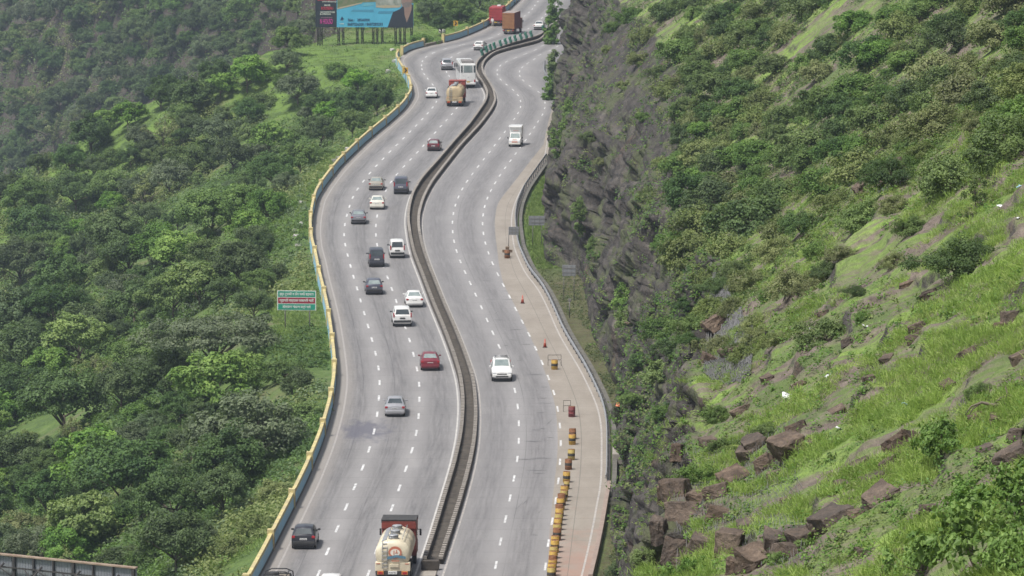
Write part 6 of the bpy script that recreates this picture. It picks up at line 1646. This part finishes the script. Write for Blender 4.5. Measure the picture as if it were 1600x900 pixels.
# litter
def scrap(u, v, size, seed, label, col):
    h = hit_pixel(u, v)
    if h is None: return
    p, n, t, nm = h; s = FPX / t; w_ = size / s; rng = np.random.default_rng(seed); m = 7
    g = np.linspace(-.5, .5, m); X, Y = np.meshgrid(g, g * .7)
    Z = .28 * fbm(X * 3 + seed, Y * 3, seed=seed, oct=3) + .10
    V = np.stack([X, Y, Z], -1).reshape(-1, 3) * w_; V2 = V.copy(); V2[:, 2] -= .012
    f = grid_faces(m, m)
    o = mesh_obj('plastic_bag', np_mesh('bag', np.concatenate([V, V2]), np.concatenate([f, f[:, ::-1] + m * m]), [mottled('plastic_' + col, *{'white': ((.72, .73, .74), (.55, .56, .58)), 'blue': ((.25, .42, .5), (.35, .5, .56)), 'orange': ((.6, .16, .05), (.5, .12, .04))}[col], 6, .5)], smooth=True))
    o.location = (p.x, p.y, p.z + .05); o.rotation_euler = (n.y * -.6, n.x * .6, rng.uniform(0, 3)); tag(o, label, 'litter', 'litter on the slope')
scrap(1230, 624, 22, 1, 'large white plastic sheet lying on the grass of the near slope', 'white'); scrap(1244, 604, 8, 2, 'small white scrap just above the large white plastic sheet', 'white'); scrap(1294, 590, 11, 3, 'pale crumpled plastic bag up the slope from the large white sheet', 'white')
scrap(1316, 511, 7, 4, 'small white bag, left one of two close together on the middle slope', 'white'); scrap(1351, 512, 9, 5, 'white bag beside the small dark bush on the middle slope', 'white'); scrap(1266, 516, 7, 6, 'tiny white scrap on the grass below the olive bush', 'white')
scrap(1562, 324, 10, 7, 'white plastic bag high at the right edge near the sapling', 'white'); scrap(1590, 343, 6, 8, 'tiny white scrap at the right edge under the higher white bag', 'white'); scrap(1414, 634, 9, 9, 'pale blue plastic scrap on the grass between brown stones', 'blue'); scrap(1310, 672, 9, 10, 'white scrap beside the grass tufts below the big sheet', 'white')
scrap(1592, 294, 8, 11, 'pale blue scrap at the right edge above the white bag', 'blue'); scrap(967, 633, 10, 12, 'orange cloth scrap lying at the foot of the rock face', 'orange')

# bare dead branch
h = hit_pixel(1560, 640)
if h:
    p = h[0]; b = MB(); s = FPX / h[2]
    def q(du, dv, dy=0): return (du / s, dy, -dv / s + .05)
    b.tube([q(30, 6), q(10, -6), q(-8, -4), q(-26, -8), q(-42, -2), q(-52, 12)], [.05, .05, .045, .035, .02, .01], 7); b.tube([q(10, -6), q(14, -22), q(10, -34)], [.035, .025, .01], 6); b.tube([q(-26, -8), q(-40, 2), q(-46, 14)], [.025, .018, .008], 6); b.tube([q(-8, -4), q(4, -16), q(20, -20)], [.03, .02, .008], 6)
    o = b.obj('dead_branch', [M_BARK], loc=p); tag(o, 'bare twisted dead branch lying on the slope near the right edge', 'branch')
# ------------------------------------------------------------------ a label of its own for every plant and stone
LEVEL = [(40, 'pool hoarding'), (85, 'glare blades'), (130, 'white bus'), (190, 'dusty tanker'), (250, 'delivery pickup'), (312, 'beige sedan'), (372, 'grey sedan'), (432, 'white minivan'), (492, 'green sign'), (540, 'white SUV'), (600, 'red sedan'), (660, 'silver sedan'), (730, 'topmost drums'), (800, 'drum row'), (9999, 'cream tanker')]
ADJ = {'dark': 'dark green', 'mid': 'mid green', 'bright': 'bright green', 'grey': 'grey green', 'fresh': 'fresh green', 'olive': 'olive green'}
ORDN = ['', 'first', 'second', 'third', 'fourth', 'fifth', 'sixth', 'seventh', 'eighth', 'ninth', 'tenth', 'eleventh', 'twelfth', 'thirteenth', 'fourteenth', 'fifteenth', 'sixteenth', 'seventeenth', 'eighteenth', 'nineteenth', 'twentieth']
sets = {}
for o, key, u, v, r, side in VEG:
    P = PROTO[key]; noun = {'broadleaf_tree': 'tree', 'spreading_tree': 'spreading tree', 'open_tree': 'sparse tree', 'leafy_tree': 'leafy tree', 'small_tree': 'low tree', 'bush': 'bush', 'sapling': 'sapling', 'broad_leaved_shrub': 'shrub', 'climbing_shrub': 'creeper'}[P['base']]
    lv = next(n for m, n in LEVEL if v < m)
    sets.setdefault((ADJ[P['fol']], noun, 'valley slope' if side == 'left' else 'rocky hill', lv), []).append((u, o))
for o, u, v, w_, kind in ROCKS:
    lv = next(n for m, n in LEVEL if v < m)
    sets.setdefault(('pale grey' if kind == 'pale' else 'angular brown', 'rock', 'valley side' if kind == 'pale' else 'rocky hill', lv), []).append((u, o))
for (adj, noun, where, lv), L in sets.items():
    L.sort(key=lambda q: q[0])
    for i, (u, o) in enumerate(L):
        lab = f'only {adj} {noun} on the {where} level with the {lv}' if len(L) == 1 else f'{ORDN[i + 1] if i + 1 < len(ORDN) else "far"} {adj} {noun} from left on the {where}, level with the {lv}'
        g = 'trees of the valley' if where == 'valley slope' and 'tree' in noun else 'bushes of the valley' if where == 'valley slope' else 'pale rocks beside the parapet' if where == 'valley side' else 'rocks on the hillside' if noun == 'rock' else 'plants on the hillside'
        tag(o, lab, noun.split()[-1] if noun != 'creeper' else 'climbing plant', g)
# ------------------------------------------------------------------ light, air, camera
SUN = Vector((-0.34, -0.30, 0.89)).normalized()
elev = math.asin(SUN.z); azim = math.atan2(SUN.x, SUN.y)
w = bpy.data.worlds.new('World'); S.world = w; w.use_nodes = True
nt = w.node_tree; nt.nodes.clear()
sky = nt.nodes.new('ShaderNodeTexSky'); sky.sky_type = 'NISHITA'; sky.sun_disc = False
sky.sun_elevation = elev; sky.sun_rotation = azim; sky.air_density = 1.0; sky.dust_density = 2.5; sky.ozone_density = 1.0
bg = nt.nodes.new('ShaderNodeBackground'); bg.inputs['Strength'].default_value = SKY_STRENGTH
wo = nt.nodes.new('ShaderNodeOutputWorld')
hs = nt.nodes.new('ShaderNodeHueSaturation'); hs.inputs['Saturation'].default_value = 0.42
nt.links.new(sky.outputs[0], hs.inputs['Color']); nt.links.new(hs.outputs[0], bg.inputs['Color']); nt.links.new(bg.outputs[0], wo.inputs['Surface'])
sl = bpy.data.lights.new('sun', 'SUN'); sl.energy = SUN_STRENGTH; sl.angle = R(SUN_ANGLE); sl.color = (1.0, 0.955, 0.89)
so = bpy.data.objects.new('sun', sl); so.rotation_euler = SUN.to_track_quat('Z', 'Y').to_euler(); so.location = (0, 0, 300); COL.objects.link(so)

if HAZE > 0:
    k = NT('haze_air')
    vol = k.n('VolumePrincipled', ins={'Color': (0.66, 0.79, 0.97), 'Density': HAZE, 'Anisotropy': 0.25})
    k.set(k.out.inputs['Volume'], vol.outputs[0])
    b = MB(); b.box((0, 1100, 60), (1500, 2600, 330))
    h = b.obj('haze', [k.m]); tag(h, kind='stuff')

cam = bpy.data.cameras.new('camera'); cam.sensor_width = 36.0; cam.lens = FPX / 1600.0 * 36.0
cam.clip_start = 1.0; cam.clip_end = 6000.0
cam.dof.use_dof = True; cam.dof.focus_distance = 135.0; cam.dof.aperture_fstop = 9.0
co = bpy.data.objects.new('camera', cam); co.location = (0, 0, CAMZ); co.rotation_euler = (PI / 2 - PITCH, 0, 0)
COL.objects.link(co); S.camera = co
S.view_settings.view_transform = 'Standard'; S.view_settings.look = 'None'; S.view_settings.gamma = 1.0
S.view_settings.exposure = EXPOSURE; S.view_settings.use_curve_mapping = False
S.cycles.max_bounces = 4; S.cycles.diffuse_bounces = 2; S.cycles.glossy_bounces = 2; S.cycles.transmission_bounces = 2; S.cycles.use_adaptive_sampling = True; S.cycles.adaptive_threshold = 0.02
S.cycles.volume_bounces = 0; S.cycles.transparent_max_bounces = 4; S.cycles.use_denoising = True
S.cycles.caustics_reflective = False; S.cycles.caustics_refractive = False
